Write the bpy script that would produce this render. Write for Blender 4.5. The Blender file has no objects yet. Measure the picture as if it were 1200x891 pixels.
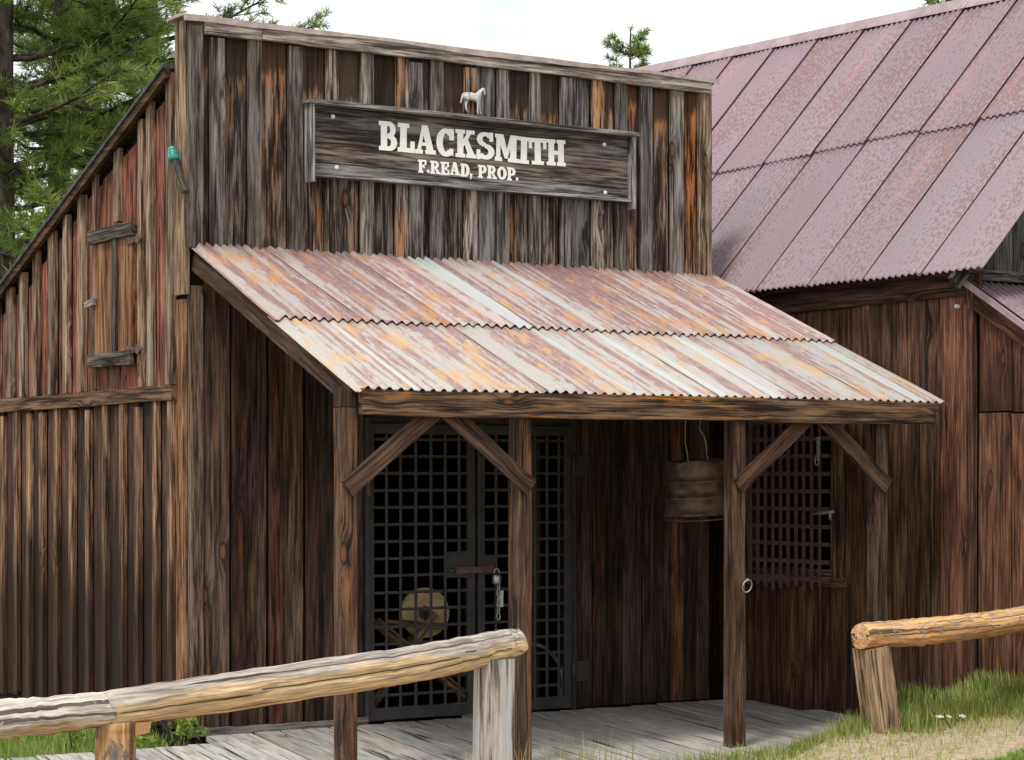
import bpy, math, random
import numpy as np
from mathutils import Vector

random.seed(7)
rng = np.random.default_rng(7)
R = math.radians
sc = bpy.context.scene
col = sc.collection

# ---------------------------------------------------------------- camera
cam_d = bpy.data.cameras.new('camera')
cam = bpy.data.objects.new('camera', cam_d)
col.objects.link(cam)
cam.location = (-6.107, -13.438, 1.70)
cam.rotation_euler = (R(90), 0, R(57.1 - 90))
cam_d.sensor_width = 36.0
cam_d.lens = 77.04
cam_d.shift_y = 0.0921
cam_d.clip_end = 2000
sc.camera = cam

# ---------------------------------------------------------------- sky, sun, exposure
SUN_EL, SUN_AZ = R(58), R(237)          # azimuth clockwise from +Y (to the left of the shop)
world = bpy.data.worlds.new('World')
sc.world = world
world.use_nodes = True
wn, wl = world.node_tree.nodes, world.node_tree.links
wn.clear()
w_out = wn.new('ShaderNodeOutputWorld')
w_bg = wn.new('ShaderNodeBackground')
w_bg.inputs['Strength'].default_value = 0.1
w_sky = wn.new('ShaderNodeTexSky')
w_sky.sky_type = 'NISHITA'
w_sky.sun_disc = False
w_sky.sun_elevation = SUN_EL
w_sky.sun_rotation = SUN_AZ
w_tc = wn.new('ShaderNodeTexCoord')
w_map = wn.new('ShaderNodeMapping')
w_map.inputs['Scale'].default_value = (1.0, 1.0, 2.2)
w_noise = wn.new('ShaderNodeTexNoise')
w_noise.inputs['Scale'].default_value = 2.6
w_noise.inputs['Detail'].default_value = 6
w_noise.inputs['Roughness'].default_value = 0.55
w_ramp = wn.new('ShaderNodeMapRange')
w_ramp.interpolation_type = 'SMOOTHSTEP'
w_ramp.inputs['From Min'].default_value = 0.19
w_ramp.inputs['From Max'].default_value = 0.44
w_mix = wn.new('ShaderNodeMix')
w_mix.data_type = 'RGBA'
w_mix.inputs['B'].default_value = (8.5, 8.65, 8.8, 1)      # bright cloud
wl.new(w_tc.outputs['Generated'], w_map.inputs['Vector'])
wl.new(w_map.outputs['Vector'], w_noise.inputs['Vector'])
wl.new(w_noise.outputs['Fac'], w_ramp.inputs['Value'])
wl.new(w_ramp.outputs['Result'], w_mix.inputs['Factor'])
wl.new(w_sky.outputs['Color'], w_mix.inputs['A'])
wl.new(w_mix.outputs['Result'], w_bg.inputs['Color'])
wl.new(w_bg.outputs['Background'], w_out.inputs['Surface'])

sun_d = bpy.data.lights.new('sun', 'SUN')
sun_d.energy = 1.5
sun_d.angle = R(10)
sun_d.color = (1.0, 0.94, 0.85)
sun = bpy.data.objects.new('sun', sun_d)
col.objects.link(sun)
sdir = Vector((math.sin(SUN_AZ) * math.cos(SUN_EL), math.cos(SUN_AZ) * math.cos(SUN_EL), math.sin(SUN_EL)))
sun.rotation_euler = sdir.to_track_quat('Z', 'Y').to_euler()
sun.location = (0, 0, 20)

sc.cycles.max_bounces = 5
sc.cycles.diffuse_bounces = 3
sc.cycles.glossy_bounces = 2
sc.view_settings.view_transform = 'Standard'
sc.view_settings.look = 'None'
sc.view_settings.exposure = 0.65
sc.view_settings.gamma = 1.0
sc.view_settings.use_curve_mapping = False

# ---------------------------------------------------------------- helpers
WL = {}
def place(o, parent, loc):
    loc = Vector(loc)
    col.objects.link(o)
    WL[o] = loc
    if parent is not None:
        o.parent = parent
        o.location = loc - WL[parent]
    else:
        o.location = loc
    return o

def thing(name, label, cat, loc=(0, 0, 0), group=None, kind=None):
    o = bpy.data.objects.new(name, None)
    o.empty_display_size = 0.2
    place(o, None, loc)
    tag(o, label, cat, group, kind)
    return o

def tag(o, label=None, cat=None, group=None, kind=None):
    if label: o['label'] = label
    if cat: o['category'] = cat
    if group: o['group'] = group
    if kind: o['kind'] = kind
    return o

def set_attr(me, name, arr):
    arr = np.asarray(arr, dtype=np.float32)
    if arr.ndim == 1:
        a = me.attributes.new(name, 'FLOAT', 'POINT')
        a.data.foreach_set('value', arr)
    else:
        a = me.attributes.new(name, 'FLOAT_VECTOR', 'POINT')
        a.data.foreach_set('vector', arr.ravel())

def fast_mesh(name, verts, faces, mat, smooth=False):
    """verts Nx3, faces MxK numpy array"""
    me = bpy.data.meshes.new(name)
    verts = np.asarray(verts, dtype=np.float32)
    faces = np.asarray(faces, dtype=np.int32)
    n, k = faces.shape
    me.vertices.add(len(verts))
    me.vertices.foreach_set('co', verts.ravel())
    me.loops.add(n * k)
    me.loops.foreach_set('vertex_index', faces.ravel())
    me.polygons.add(n)
    me.polygons.foreach_set('loop_start', np.arange(0, n * k, k, dtype=np.int32))
    if smooth:
        me.polygons.foreach_set('use_smooth', np.ones(n, dtype=bool))
    me.update(calc_edges=True)
    me.materials.append(mat)
    return me

def py_obj(name, parent, loc, verts, faces, mat, smooth=False, gc=None):
    """verts in world space; stored relative to loc"""
    loc = Vector(loc)
    me = bpy.data.meshes.new(name)
    me.from_pydata([tuple(Vector(v) - loc) for v in verts], [], faces)
    me.update()
    if smooth:
        me.polygons.foreach_set('use_smooth', [True] * len(me.polygons))
    me.materials.append(mat)
    if gc is not None:
        set_attr(me, 'gc', gc)
    o = bpy.data.objects.new(name, me)
    return place(o, parent, loc)

X, Y, Z = Vector((1, 0, 0)), Vector((0, 1, 0)), Vector((0, 0, 1))

def board(name, parent, base, l, w, t, length, width, thick, mat, tint=(1, 1, 1), sk0=0.0, sk1=0.0,
          char=0.0, jit=0.003, seg=3, ch=0.004, taper=0.0, seed=None):
    """one plank: base = lower back corner; l,w,t = unit axes along length, width and outwards"""
    base, l, w, t = Vector(base), Vector(l), Vector(w), Vector(t)
    l.normalize(); w.normalize(); t.normalize()
    rr = random
    ch = min(ch, thick * .4, width * .3)
    prof = [(0, 0), (1, 0), (1, thick - ch), (1 - ch / width, thick), (ch / width, thick), (0, thick - ch)]
    off = (rr.uniform(-50, 50), rr.uniform(-50, 50), rr.uniform(-50, 50))
    vs, gc, st = [], [], []
    for i in range(seg + 1):
        f = i / seg
        jl, jr = rr.uniform(-jit, jit), rr.uniform(-jit, jit)
        jt = rr.uniform(-jit, jit) * .5
        for (a, b) in prof:
            wl_ = (a - .5) * width * (1 - taper * f) + .5 * width + (jl if a < .5 else jr)
            ll = f * length
            if i == 0: ll += sk0 * (a - .5)
            if i == seg: ll += sk1 * (a - .5)
            tt = b + (jt if b > 0 else 0)
            vs.append(base + l * ll + w * wl_ + t * tt)
            gc.append((wl_ + off[0], tt + off[1], ll + off[2]))
            st.append((ll, length - ll, off[0]))
    fs = []
    for i in range(seg):
        for j in range(6):
            k = (j + 1) % 6
            fs.append((i * 6 + j, i * 6 + k, (i + 1) * 6 + k, (i + 1) * 6 + j))
    fs.append((5, 4, 3, 2, 1, 0))
    n = seg * 6
    fs.append((n, n + 1, n + 2, n + 3, n + 4, n + 5))
    if l.cross(t).dot(w) > 0:      # keep the faces pointing outwards
        fs = [f[::-1] for f in fs]
    o = py_obj(name, parent, base, vs, fs, mat, gc=gc)
    set_attr(o.data, 'st', st)
    o.color = (tint[0], tint[1], tint[2], max(0.0, min(1.0, char)))
    return o

def box(name, parent, lo, hi, mat, tint=(1, 1, 1), axis='z', jit=0.0, char=0):
    lo, hi = Vector(lo), Vector(hi)
    s = hi - lo
    if axis == 'z':
        return board(name, parent, lo, Z, X, Y, s.z, s.x, s.y, mat, tint, jit=jit, char=char)
    if axis == 'x':
        return board(name, parent, lo, X, Z, Y, s.x, s.z, s.y, mat, tint, jit=jit, char=char)
    return board(name, parent, lo, Y, Z, X, s.y, s.z, s.x, mat, tint, jit=jit, char=char)

def boxes(name, parent, lst, mat):
    vs, fs = [], []
    for lo, hi in lst:
        b = len(vs)
        for z in (lo[2], hi[2]):
            vs += [(lo[0], lo[1], z), (hi[0], lo[1], z), (hi[0], hi[1], z), (lo[0], hi[1], z)]
        fs += [(b + 3, b + 2, b + 1, b), (b + 4, b + 5, b + 6, b + 7)]
        for j in range(4):
            k = (j + 1) % 4
            fs.append((b + j, b + k, b + 4 + k, b + 4 + j))
    o = py_obj(name, parent, lst[0][0], vs, fs, mat, gc=vs)
    set_attr(o.data, 'st', [(v[2], 5, 0) for v in vs])
    o.color = (1, 1, 1, 0)
    return o

def beam_pts(name, parent, a, b, width, thick, mat, up=Z, tint=(1, 1, 1), jit=.002, **kw):
    """a bar from a to b (centre line), width across 'up', thick along the third axis"""
    a, b = Vector(a), Vector(b)
    l = (b - a).normalized()
    t = l.cross(Vector(up)).normalized()
    w = t.cross(l).normalized()
    return board(name, parent, a - w * width / 2 - t * thick / 2, l, w, t, (b - a).length, width, thick, mat, tint, jit=jit, **kw)

def tube(name, parent, pts, radii, mat, n=10, smooth=True, closed=False, caps=True, wob=0.0):
    pts = [Vector(p) for p in pts]
    if not hasattr(radii, '__len__'): radii = [radii] * len(pts)
    vs, fs, gc = [], [], []
    m = len(pts)
    ref = None
    run = 0
    off = random.uniform(-30, 30)
    for i, p in enumerate(pts):
        if closed:
            d = (pts[(i + 1) % m] - pts[i - 1]).normalized()
        else:
            d = (pts[min(i + 1, m - 1)] - pts[max(i - 1, 0)]).normalized()
        if ref is None:
            ref = d.cross(Z) if abs(d.z) < .9 else d.cross(X)
        s = (ref - d * ref.dot(d)).normalized()
        ref = s
        c = d.cross(s)
        if i: run += (p - pts[i - 1]).length
        for j in range(n):
            an = 2 * math.pi * j / n
            r = radii[i] * (1 + (random.uniform(-wob, wob) if wob else 0))
            vs.append(p + s * math.cos(an) * r + c * math.sin(an) * r)
            gc.append((math.cos(an) * radii[i] + off, math.sin(an) * radii[i] + off, run + off))
    rng_i = m if closed else m - 1
    for i in range(rng_i):
        i2 = (i + 1) % m
        for j in range(n):
            k = (j + 1) % n
            fs.append((i * n + j, i * n + k, i2 * n + k, i2 * n + j))
    if caps and not closed:
        fs.append(tuple(range(n))[::-1])
        fs.append(tuple((m - 1) * n + j for j in range(n)))
    o = py_obj(name, parent, pts[0], vs, fs, mat, smooth=smooth, gc=gc)
    if caps and not closed and smooth:
        o.data.polygons[-1].use_smooth = False
        o.data.polygons[-2].use_smooth = False
    return o

def lathe(name, parent, loc, prof, mat, n=24, axis=Z, smooth=True, wob=0, cap=True):
    axis = Vector(axis).normalized()
    s = axis.cross(X) if abs(axis.x) < .9 else axis.cross(Y)
    s.normalize()
    c = axis.cross(s)
    loc = Vector(loc)
    vs, fs = [], []
    for (r, h) in prof:
        for j in range(n):
            an = 2 * math.pi * j / n
            q = r * (1 + (random.uniform(-wob, wob) if wob else 0))
            vs.append(loc + axis * h + s * math.cos(an) * q + c * math.sin(an) * q)
    for i in range(len(prof) - 1):
        for j in range(n):
            k = (j + 1) % n
            fs.append((i * n + j, i * n + k, (i + 1) * n + k, (i + 1) * n + j))
    if cap:
        fs.append(tuple(range(n))[::-1])
        fs.append(tuple((len(prof) - 1) * n + j for j in range(n)))
    return py_obj(name, parent, loc, vs, fs, mat, smooth=smooth, gc=[tuple(v) for v in vs])

# ---------------------------------------------------------------- materials
class NT:
    def __init__(self, name):
        self.m = bpy.data.materials.new(name)
        self.m.use_nodes = True
        self.t = self.m.node_tree
        self.n, self.l = self.t.nodes, self.t.links
        self.b = self.n['Principled BSDF']
    def node(self, kind, **kw):
        nd = self.n.new(kind)
        for k, v in kw.items(): setattr(nd, k, v)
        return nd
    def set(self, sock, v):
        if isinstance(v, bpy.types.NodeSocket): self.l.new(v, sock)
        else: sock.default_value = v
    def attr(self, name, out='Vector'):
        return self.node('ShaderNodeAttribute', attribute_name=name).outputs[out]
    def mul(self, v, s):
        nd = self.node('ShaderNodeVectorMath', operation='MULTIPLY')
        self.set(nd.inputs[0], v); self.set(nd.inputs[1], s)
        return nd.outputs[0]
    def addv(self, v, s):
        nd = self.node('ShaderNodeVectorMath', operation='ADD')
        self.set(nd.inputs[0], v); self.set(nd.inputs[1], s)
        return nd.outputs[0]
    def noise(self, v, scale=1, detail=4, rough=.55, dist=0, out='Fac'):
        nd = self.node('ShaderNodeTexNoise')
        self.set(nd.inputs['Vector'], v)
        nd.inputs['Scale'].default_value = scale
        nd.inputs['Detail'].default_value = detail
        nd.inputs['Roughness'].default_value = rough
        nd.inputs['Distortion'].default_value = dist
        return nd.outputs[out]
    def math(self, op, a, b=0.0, c=None, clamp=False):
        nd = self.node('ShaderNodeMath', operation=op, use_clamp=clamp)
        self.set(nd.inputs[0], a); self.set(nd.inputs[1], b)
        if c is not None: self.set(nd.inputs[2], c)
        return nd.outputs[0]
    def step(self, v, a, b, lo=0, hi=1):
        nd = self.node('ShaderNodeMapRange', interpolation_type='SMOOTHSTEP')
        self.set(nd.inputs['Value'], v)
        self.set(nd.inputs['From Min'], a); self.set(nd.inputs['From Max'], b)
        self.set(nd.inputs['To Min'], lo); self.set(nd.inputs['To Max'], hi)
        return nd.outputs['Result']
    def mix(self, f, a, b, blend='MIX'):
        nd = self.node('ShaderNodeMix', data_type='RGBA', blend_type=blend)
        self.set(nd.inputs['Factor'], f)
        for s, v in (('A', a), ('B', b)):
            if not isinstance(v, bpy.types.NodeSocket): v = (v[0], v[1], v[2], 1)
            self.set(nd.inputs[s], v)
        return nd.outputs['Result']
    def ramp(self, f, stops):
        nd = self.node('ShaderNodeValToRGB')
        self.set(nd.inputs['Fac'], f)
        e = nd.color_ramp.elements
        while len(e) < len(stops): e.new(.5)
        for q, (p, c) in zip(e, stops):
            q.position = p; q.color = (c[0], c[1], c[2], 1)
        return nd.outputs['Color']
    def sep(self, v):
        nd = self.node('ShaderNodeSeparateXYZ'); self.set(nd.inputs[0], v)
        return nd.outputs
    def comb(self, x, y, z):
        nd = self.node('ShaderNodeCombineXYZ')
        self.set(nd.inputs[0], x); self.set(nd.inputs[1], y); self.set(nd.inputs[2], z)
        return nd.outputs[0]
    def bump(self, h, strength=.5, dist=.01):
        nd = self.node('ShaderNodeBump')
        nd.inputs['Strength'].default_value = strength
        nd.inputs['Distance'].default_value = dist
        self.set(nd.inputs['Height'], h)
        self.l.new(nd.outputs['Normal'], self.b.inputs['Normal'])
    def done(self, color, rough=.85, spec=.25, metal=0):
        if not isinstance(color, bpy.types.NodeSocket): color = (color[0], color[1], color[2], 1)
        self.set(self.b.inputs['Base Color'], color)
        self.set(self.b.inputs['Roughness'], rough)
        self.b.inputs['Specular IOR Level'].default_value = spec
        self.b.inputs['Metallic'].default_value = metal
        return self.m

def wood(name, dark, mid, light, accent, acc=(.52, .68), grey=None, gr=(.5, .7), contrast=(.33, .49, .68),
         char=None, foot=None, bumps=.55, knots=1.0, shade=.86):
    """weathered timber: streaked grain along the board, knots, bare orange patches, greyed patches.
    The board's own tint comes from the object colour."""
    a = NT(name)
    gc = a.attr('gc')
    oi = a.node('ShaderNodeObjectInfo')
    # knots: stretched cells; grain bends round them
    vor = a.node('ShaderNodeTexVoronoi', feature='F1')
    a.set(vor.inputs['Vector'], a.mul(gc, (4.4, 4.4, 1.7)))
    vor.inputs['Scale'].default_value = 1.0
    kd = vor.outputs['Distance']
    kcol = a.sep(vor.outputs['Color'])
    has = a.step(kcol[0], .30, .35)
    near = a.math('MULTIPLY', a.step(kd, .34, .05), has)
    bend = a.comb(a.math('MULTIPLY', near, .035), 0, 0)
    g2 = a.addv(gc, bend)
    n1 = a.noise(a.mul(g2, (24, 24, 1.3)), 1, 3, .65)
    n2 = a.noise(a.mul(g2, (80, 80, 3.0)), 1, 2, .65)
    n3 = a.noise(a.mul(gc, (7, 7, .9)), 1, 3, .65, .3)
    n4 = a.noise(a.mul(gc, (17, 17, 1.9)), 1, 5, .72, .12)
    g = a.math('MULTIPLY_ADD', a.math('SUBTRACT', n4, .5), .9, .5)
    g = a.math('MULTIPLY_ADD', a.math('SUBTRACT', n2, .5), .80, g)
    g = a.math('MULTIPLY_ADD', a.math('SUBTRACT', n1, .5), .26, g)
    g = a.math('MULTIPLY_ADD', a.math('SUBTRACT', n3, .5), -.35, g)
    g = a.math('SUBTRACT', g, a.math('MULTIPLY', near, .06))
    c = a.ramp(g, [(contrast[0], dark), (contrast[1], mid), (contrast[2], light)])
    orange = a.mix(n2, accent, [v * .55 for v in accent])
    c = a.mix(a.math('MULTIPLY', a.step(n3, acc[0], acc[1]), a.step(g, .36, .52)), c, orange)
    if grey:
        c = a.mix(a.math('MULTIPLY', a.step(n4, gr[0], gr[1]), a.step(n2, .3, .6)), c, grey)
    st = a.sep(a.attr('st'))
    if char:      # ragged scorched band hanging from the top end, bare wood showing below it
        rag = a.math('ADD', a.math('MULTIPLY', a.noise(a.mul(gc, (34, 34, 1.2)), 1, 4, .7), .34),
                     a.math('MULTIPLY', a.noise(a.mul(gc, (5, 5, 2)), 1, 2), .2))
        lim = a.math('MULTIPLY', oi.outputs['Alpha'], 1.2)
        dd = a.math('ADD', a.math('SUBTRACT', st[1], lim), rag)
        on = a.step(oi.outputs['Alpha'], .02, .05)
        fr = a.math('MULTIPLY', a.math('MULTIPLY', a.step(dd, .40, .22), a.step(n1, .42, .55)), on)
        c = a.mix(a.math('MULTIPLY', fr, .9), c, a.mix(n2, (.52, .30, .13), (.33, .14, .045)))
        c = a.mix(a.math('MULTIPLY', a.step(dd, .29, .2), a.math('MULTIPLY', on, .93)), c, a.mix(n1, (.014, .011, .011), (.06, .046, .04)))
    if foot:      # damp black staining creeping up the boards from the ground
        rag = a.math('MULTIPLY', a.noise(a.mul(gc, (26, 26, .7)), 1, 4, .65), foot[1])
        dd = a.math('SUBTRACT', a.math('ADD', st[0], rag), foot[0])
        c = a.mix(a.math('MULTIPLY', a.step(dd, .55, -.25), foot[2]), c, a.mix(n1, (.010, .007, .006), (.042, .026, .020)))
    # knots
    kn = a.math('MULTIPLY', a.step(kd, .10, .06), has)
    kring = a.math('MULTIPLY', a.step(a.math('ABSOLUTE', a.math('SUBTRACT', kd, .1)), .035, .005), has)
    c = a.mix(a.math('MULTIPLY', kring, .75 * knots), c, (.02, .015, .013))
    c = a.mix(a.math('MULTIPLY', kn, .7 * knots), c, a.mix(kcol[1], (.30, .12, .05), (.035, .025, .02)))
    # drying cracks
    crk = a.step(a.noise(a.mul(g2, (42, 42, .9)), 1, 1, .5), .345, .315)
    c = a.mix(a.math('MULTIPLY', crk, .85), c, (.01, .008, .007))
    c = a.mix(1.0, c, oi.outputs['Color'], 'MULTIPLY')
    if shade < 1: c = a.mix(1.0, c, (shade, shade * .985, shade * .97), 'MULTIPLY')
    h = a.math('SUBTRACT', a.math('ADD', a.math('MULTIPLY', n1, .6), a.math('MULTIPLY', n2, .6)), a.math('MULTIPLY', crk, .6))
    a.bump(h, bumps, .010)
    return a.done(c, a.step(n1, .3, .7, .92, .72), .22)

M = {}
M['facade'] = wood('weathered_facade', (.010, .008, .008), (.058, .044, .040), (.27, .235, .22), (.38, .20, .09), acc=(.51, .67),
                   grey=(.27, .26, .265), gr=(.58, .72), contrast=(.36, .49, .645), char=True)
M['grey'] = wood('silvered_wood', (.045, .038, .037), (.20, .185, .18), (.46, .44, .435), (.32, .22, .14), acc=(.60, .8),
                 grey=(.44, .435, .45), gr=(.52, .7), bumps=.5)
M['red'] = wood('reddish_boards', (.026, .012, .010), (.15, .058, .042), (.34, .18, .13), (.42, .20, .09), acc=(.5, .7),
                grey=(.30, .25, .21), gr=(.62, .8))
M['bat'] = wood('tan_battens', (.035, .023, .018), (.22, .14, .095), (.50, .38, .29), (.40, .20, .09), acc=(.55, .75),
                grey=(.33, .30, .27), gr=(.5, .7))
M['low'] = wood('stained_lower_boards', (.015, .010, .009), (.075, .043, .033), (.20, .125, .09), (.36, .17, .075), acc=(.56, .72),
                contrast=(.28, .5, .75), grey=(.20, .17, .15), gr=(.66, .8), foot=(1.85, 1.3, .9))
M['lowbat'] = wood('stained_battens', (.022, .014, .010), (.155, .088, .056), (.40, .275, .185), (.36, .18, .08), acc=(.56, .75),
                   grey=(.30, .27, .24), gr=(.64, .8), foot=(1.75, 1.6, .88))
M['dark'] = wood('dark_brown_boards', (.012, .008, .007), (.070, .042, .033), (.19, .125, .095), (.30, .12, .042), acc=(.57, .72),
                 contrast=(.28, .5, .75), grey=(.13, .10, .085), gr=(.62, .8), foot=(.25, .5, .6))
M['barn'] = wood('barn_boards', (.016, .009, .007), (.105, .050, .032), (.28, .155, .095), (.34, .155, .065), acc=(.59, .76),
                 contrast=(.28, .5, .75), grey=(.17, .13, .11), gr=(.63, .8), foot=(.45, .8, .75))
M['post'] = wood('porch_timber', (.018, .011, .009), (.115, .068, .048), (.29, .19, .13), (.40, .20, .09), acc=(.52, .68),
                 contrast=(.28, .5, .75), grey=(.17, .14, .125), gr=(.6, .8))
M['beam'] = wood('eave_beam', (.014, .010, .008), (.085, .052, .034), (.22, .14, .085), (.46, .21, .05), acc=(.55, .68))
M['deck'] = wood('deck_planks', (.17, .15, .135), (.42, .395, .365), (.60, .575, .54), (.30, .24, .17), acc=(.58, .8),
                 contrast=(.18, .5, .82), grey=(.50, .49, .47), gr=(.5, .75), knots=.5, bumps=.35, shade=1)
M['sign'] = wood('sign_board', (.02, .017, .017), (.085, .072, .068), (.25, .225, .215), (.22, .13, .08), acc=(.62, .8),
                 grey=(.30, .285, .275), gr=(.6, .8), knots=1.2)

def plain(name, c1, c2, scale=20, rough=.7, spec=.3, metal=0, bump=.3, stretch=(1, 1, 1)):
    a = NT(name)
    tc = a.node('ShaderNodeTexCoord').outputs['Object']
    n = a.noise(a.mul(tc, stretch), scale, 6, .65)
    a.bump(n, bump, .01)
    return a.done(a.mix(a.step(n, .35, .68), c1, c2), rough, spec, metal)

M['iron'] = plain('black_iron', (.030, .027, .027), (.052, .046, .045), 9, .6, .4, bump=.1)
M['rustiron'] = plain('rusty_iron', (.085, .045, .045), (.16, .09, .085), 20, .75, .3)
M['greymetal'] = plain('bare_metal', (.28, .27, .27), (.55, .54, .53), 40, .45, .5, .6)
M['brass'] = plain('worn_steel', (.35, .34, .33), (.5, .49, .47), 60, .35, .5, .8)
M['inside'] = plain('dark_interior', (.012, .010, .009), (.03, .024, .02), 4, .95, .1)  # near-black colour holds the darkness of interiors and board gaps
M['stone'] = plain('sandstone_wheel', (.48, .34, .16), (.68, .54, .30), 14, .9, .2)
M['drum'] = plain('rusted_sheet', (.06, .034, .026), (.19, .125, .10), 7, .45, .5, .35)
M['white'] = plain('white_enamel', (.62, .60, .58), (.80, .79, .78), 80, .5, .4)
M['horse'] = plain('chalky_white_paint', (.40, .38, .39), (.66, .64, .66), 60, .7, .3)
M['rope'] = plain('old_rope', (.22, .17, .11), (.40, .33, .24), 90, .95, .1)
M['roofing'] = plain('dark_roofing', (.035, .037, .04), (.10, .10, .105), 12, .8, .3)

def glass_mat():
    a = NT('teal_glass')
    a.b.inputs['Transmission Weight'].default_value = .45
    return a.done((.03, .36, .33), .12, .6)
M['glass'] = glass_mat()

def paint_mat():
    a = NT('white_sign_paint')
    tc = a.node('ShaderNodeTexCoord').outputs['Object']
    n = a.noise(a.mul(tc, (8, 30, 60)), 1, 6, .7)
    n2 = a.noise(tc, 70, 4, .7)
    w = a.math('MULTIPLY', a.step(n, .40, .34), a.step(n2, .5, .42))
    c = a.mix(w, a.mix(n2, (.86, .86, .84), (.78, .77, .75)), (.16, .14, .13))
    return a.done(c, .7, .2)
M['paint'] = paint_mat()

def porch_metal(name, white, maroon, orange, ochre, zinc, bias):
    a = NT(name)
    cu = a.attr('cu')
    oi = a.node('ShaderNodeObjectInfo')
    s = a.sep(cu)
    u, v, h = s[0], s[1], s[2]
    per = a.noise(a.comb(a.math('MULTIPLY', u, 9.0), a.math('MULTIPLY', v, .35), 3.1), 1, 3, .6)      # bands along the slope
    fine = a.noise(a.comb(a.math('MULTIPLY', u, 60), a.math('MULTIPLY', v, 9), 0), 1, 5, .7, .4)
    fleck = a.noise(a.comb(a.math('MULTIPLY', u, 26), a.math('MULTIPLY', v, 4.2), 8.5), 1, 6, .75, .6)
    blot = a.noise(a.comb(a.math('MULTIPLY', u, 5), a.math('MULTIPLY', v, 2.4), 1.7), 1, 4, .6)
    t = a.math('ADD', per, a.math('MULTIPLY', a.math('SUBTRACT', fleck, .5), .62))
    t = a.math('ADD', t, a.math('MULTIPLY', h, .085))  # rust leans to the crests; this also paints in the ribs' shading
    c = a.mix(fine, white, [q * .72 for q in white])
    c = a.mix(a.math('MULTIPLY', a.step(t, .485 + bias, .585 + bias), .92), c, a.mix(a.step(fine, .3, .7), maroon, [q * 1.75 for q in maroon]))
    o1 = a.math('ADD', blot, a.math('MULTIPLY', a.math('SUBTRACT', fleck, .5), 1.1))
    c = a.mix(a.math('MULTIPLY', a.step(o1, .52, .68), .78), c, a.mix(fleck, orange, ochre))
    zb = a.noise(a.comb(a.math('MULTIPLY', u, 6.3), a.math('MULTIPLY', v, .12), 20.3), 1, 1, .4)
    c = a.mix(a.math('MULTIPLY', a.step(zb, .665, .69), .88), c, zinc)
    c = a.mix(a.math('MULTIPLY', a.step(fine, .33, .27), .6), c, (.07, .05, .045))
    c = a.mix(1.0, c, oi.outputs['Color'], 'MULTIPLY')
    a.bump(fleck, .25, .004)
    return a.done(c, a.step(fleck, .3, .7, .5, .8), .35)
M['porch_up'] = porch_metal('rusted_corrugated_upper', (.47, .42, .40), (.185, .108, .108), (.48, .23, .10), (.47, .29, .14), (.40, .44, .45), -.045)
M['porch_lo'] = porch_metal('rusted_corrugated_lower', (.46, .44, .425), (.205, .125, .12), (.50, .27, .12), (.52, .36, .18), (.43, .47, .48), -.005)

def barn_metal():
    a = NT('faded_red_corrugated')
    s = a.sep(a.attr('cu'))
    oi = a.node('ShaderNodeObjectInfo')
    u, v, h = s[0], s[1], s[2]
    big = a.noise(a.comb(a.math('MULTIPLY', u, 1.8), a.math('MULTIPLY', v, .8), oi.outputs['Random']), 1, 3, .5)
    fl = a.noise(a.comb(a.math('MULTIPLY', u, 62), a.math('MULTIPLY', v, 26), 0), 1, 3, .6)
    fi = a.noise(a.comb(a.math('MULTIPLY', u, 90), a.math('MULTIPLY', v, 25), 2), 1, 3, .6)
    c = a.mix(fi, (.285, .222, .25), (.225, .168, .19))
    c = a.mix(a.step(big, .3, .75), c, a.mix(fi, (.315, .272, .315), (.265, .22, .262)))
    t = a.math('ADD', a.math('MULTIPLY', a.math('ADD', big, oi.outputs['Alpha']), .6), a.math('MULTIPLY', fl, .9))
    t = a.math('ADD', t, a.math('MULTIPLY', h, .05))
    c = a.mix(a.math('MULTIPLY', a.step(t, .80, .87), .8), c, a.mix(fi, (.17, .095, .085), (.25, .15, .135)))
    sal = a.noise(a.comb(a.math('MULTIPLY', u, 3), a.math('MULTIPLY', v, .5), 5), 1, 3)
    c = a.mix(a.math('MULTIPLY', a.step(sal, .55, .75), .45), c, (.42, .23, .22))
    c = a.mix(1.0, c, oi.outputs['Color'], 'MULTIPLY')
    a.bump(fl, .15, .003)
    return a.done(c, .62, .3)
M['barn_roof'] = barn_metal()

def log_mat(name, top, topd, under, underd, bark=None, split=.0):
    a = NT(name)
    gc = a.attr('gc')
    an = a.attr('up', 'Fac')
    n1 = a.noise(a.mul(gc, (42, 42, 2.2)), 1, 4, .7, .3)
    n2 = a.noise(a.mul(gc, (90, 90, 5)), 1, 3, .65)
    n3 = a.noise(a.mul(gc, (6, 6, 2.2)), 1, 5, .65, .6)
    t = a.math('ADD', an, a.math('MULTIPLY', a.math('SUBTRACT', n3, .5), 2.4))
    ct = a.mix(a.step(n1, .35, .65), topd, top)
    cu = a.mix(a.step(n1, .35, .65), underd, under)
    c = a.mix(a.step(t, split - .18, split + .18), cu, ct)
    crk = a.step(a.noise(a.mul(gc, (26, 26, .55)), 1, 1, .5), .36, .33)
    c = a.mix(a.math('MULTIPLY', crk, .85), c, (.05, .035, .025))
    c = a.mix(a.math('MULTIPLY', a.step(a.math('ADD', a.attr('ck', 'Fac'), a.math('MULTIPLY', a.math('SUBTRACT', n2, .5), .5)), .72, .9), .9), c, (.03, .02, .015))
    if bark:
        bk = a.noise(a.mul(gc, (16, 16, 9)), 1, 6, .72, .7)
        c = a.mix(a.step(bk, bark[0], bark[0] + .035), c, a.mix(n2, bark[1], bark[2]))
    c = a.mix(.6, c, a.mix(a.step(n2, .3, .7), (.25, .25, .25), (1.5, 1.5, 1.5)), 'MULTIPLY')
    a.bump(a.math('SUBTRACT', n1, a.math('MULTIPLY', crk, .6)), .6, .012)
    return a.done(c, .85, .2)
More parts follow.
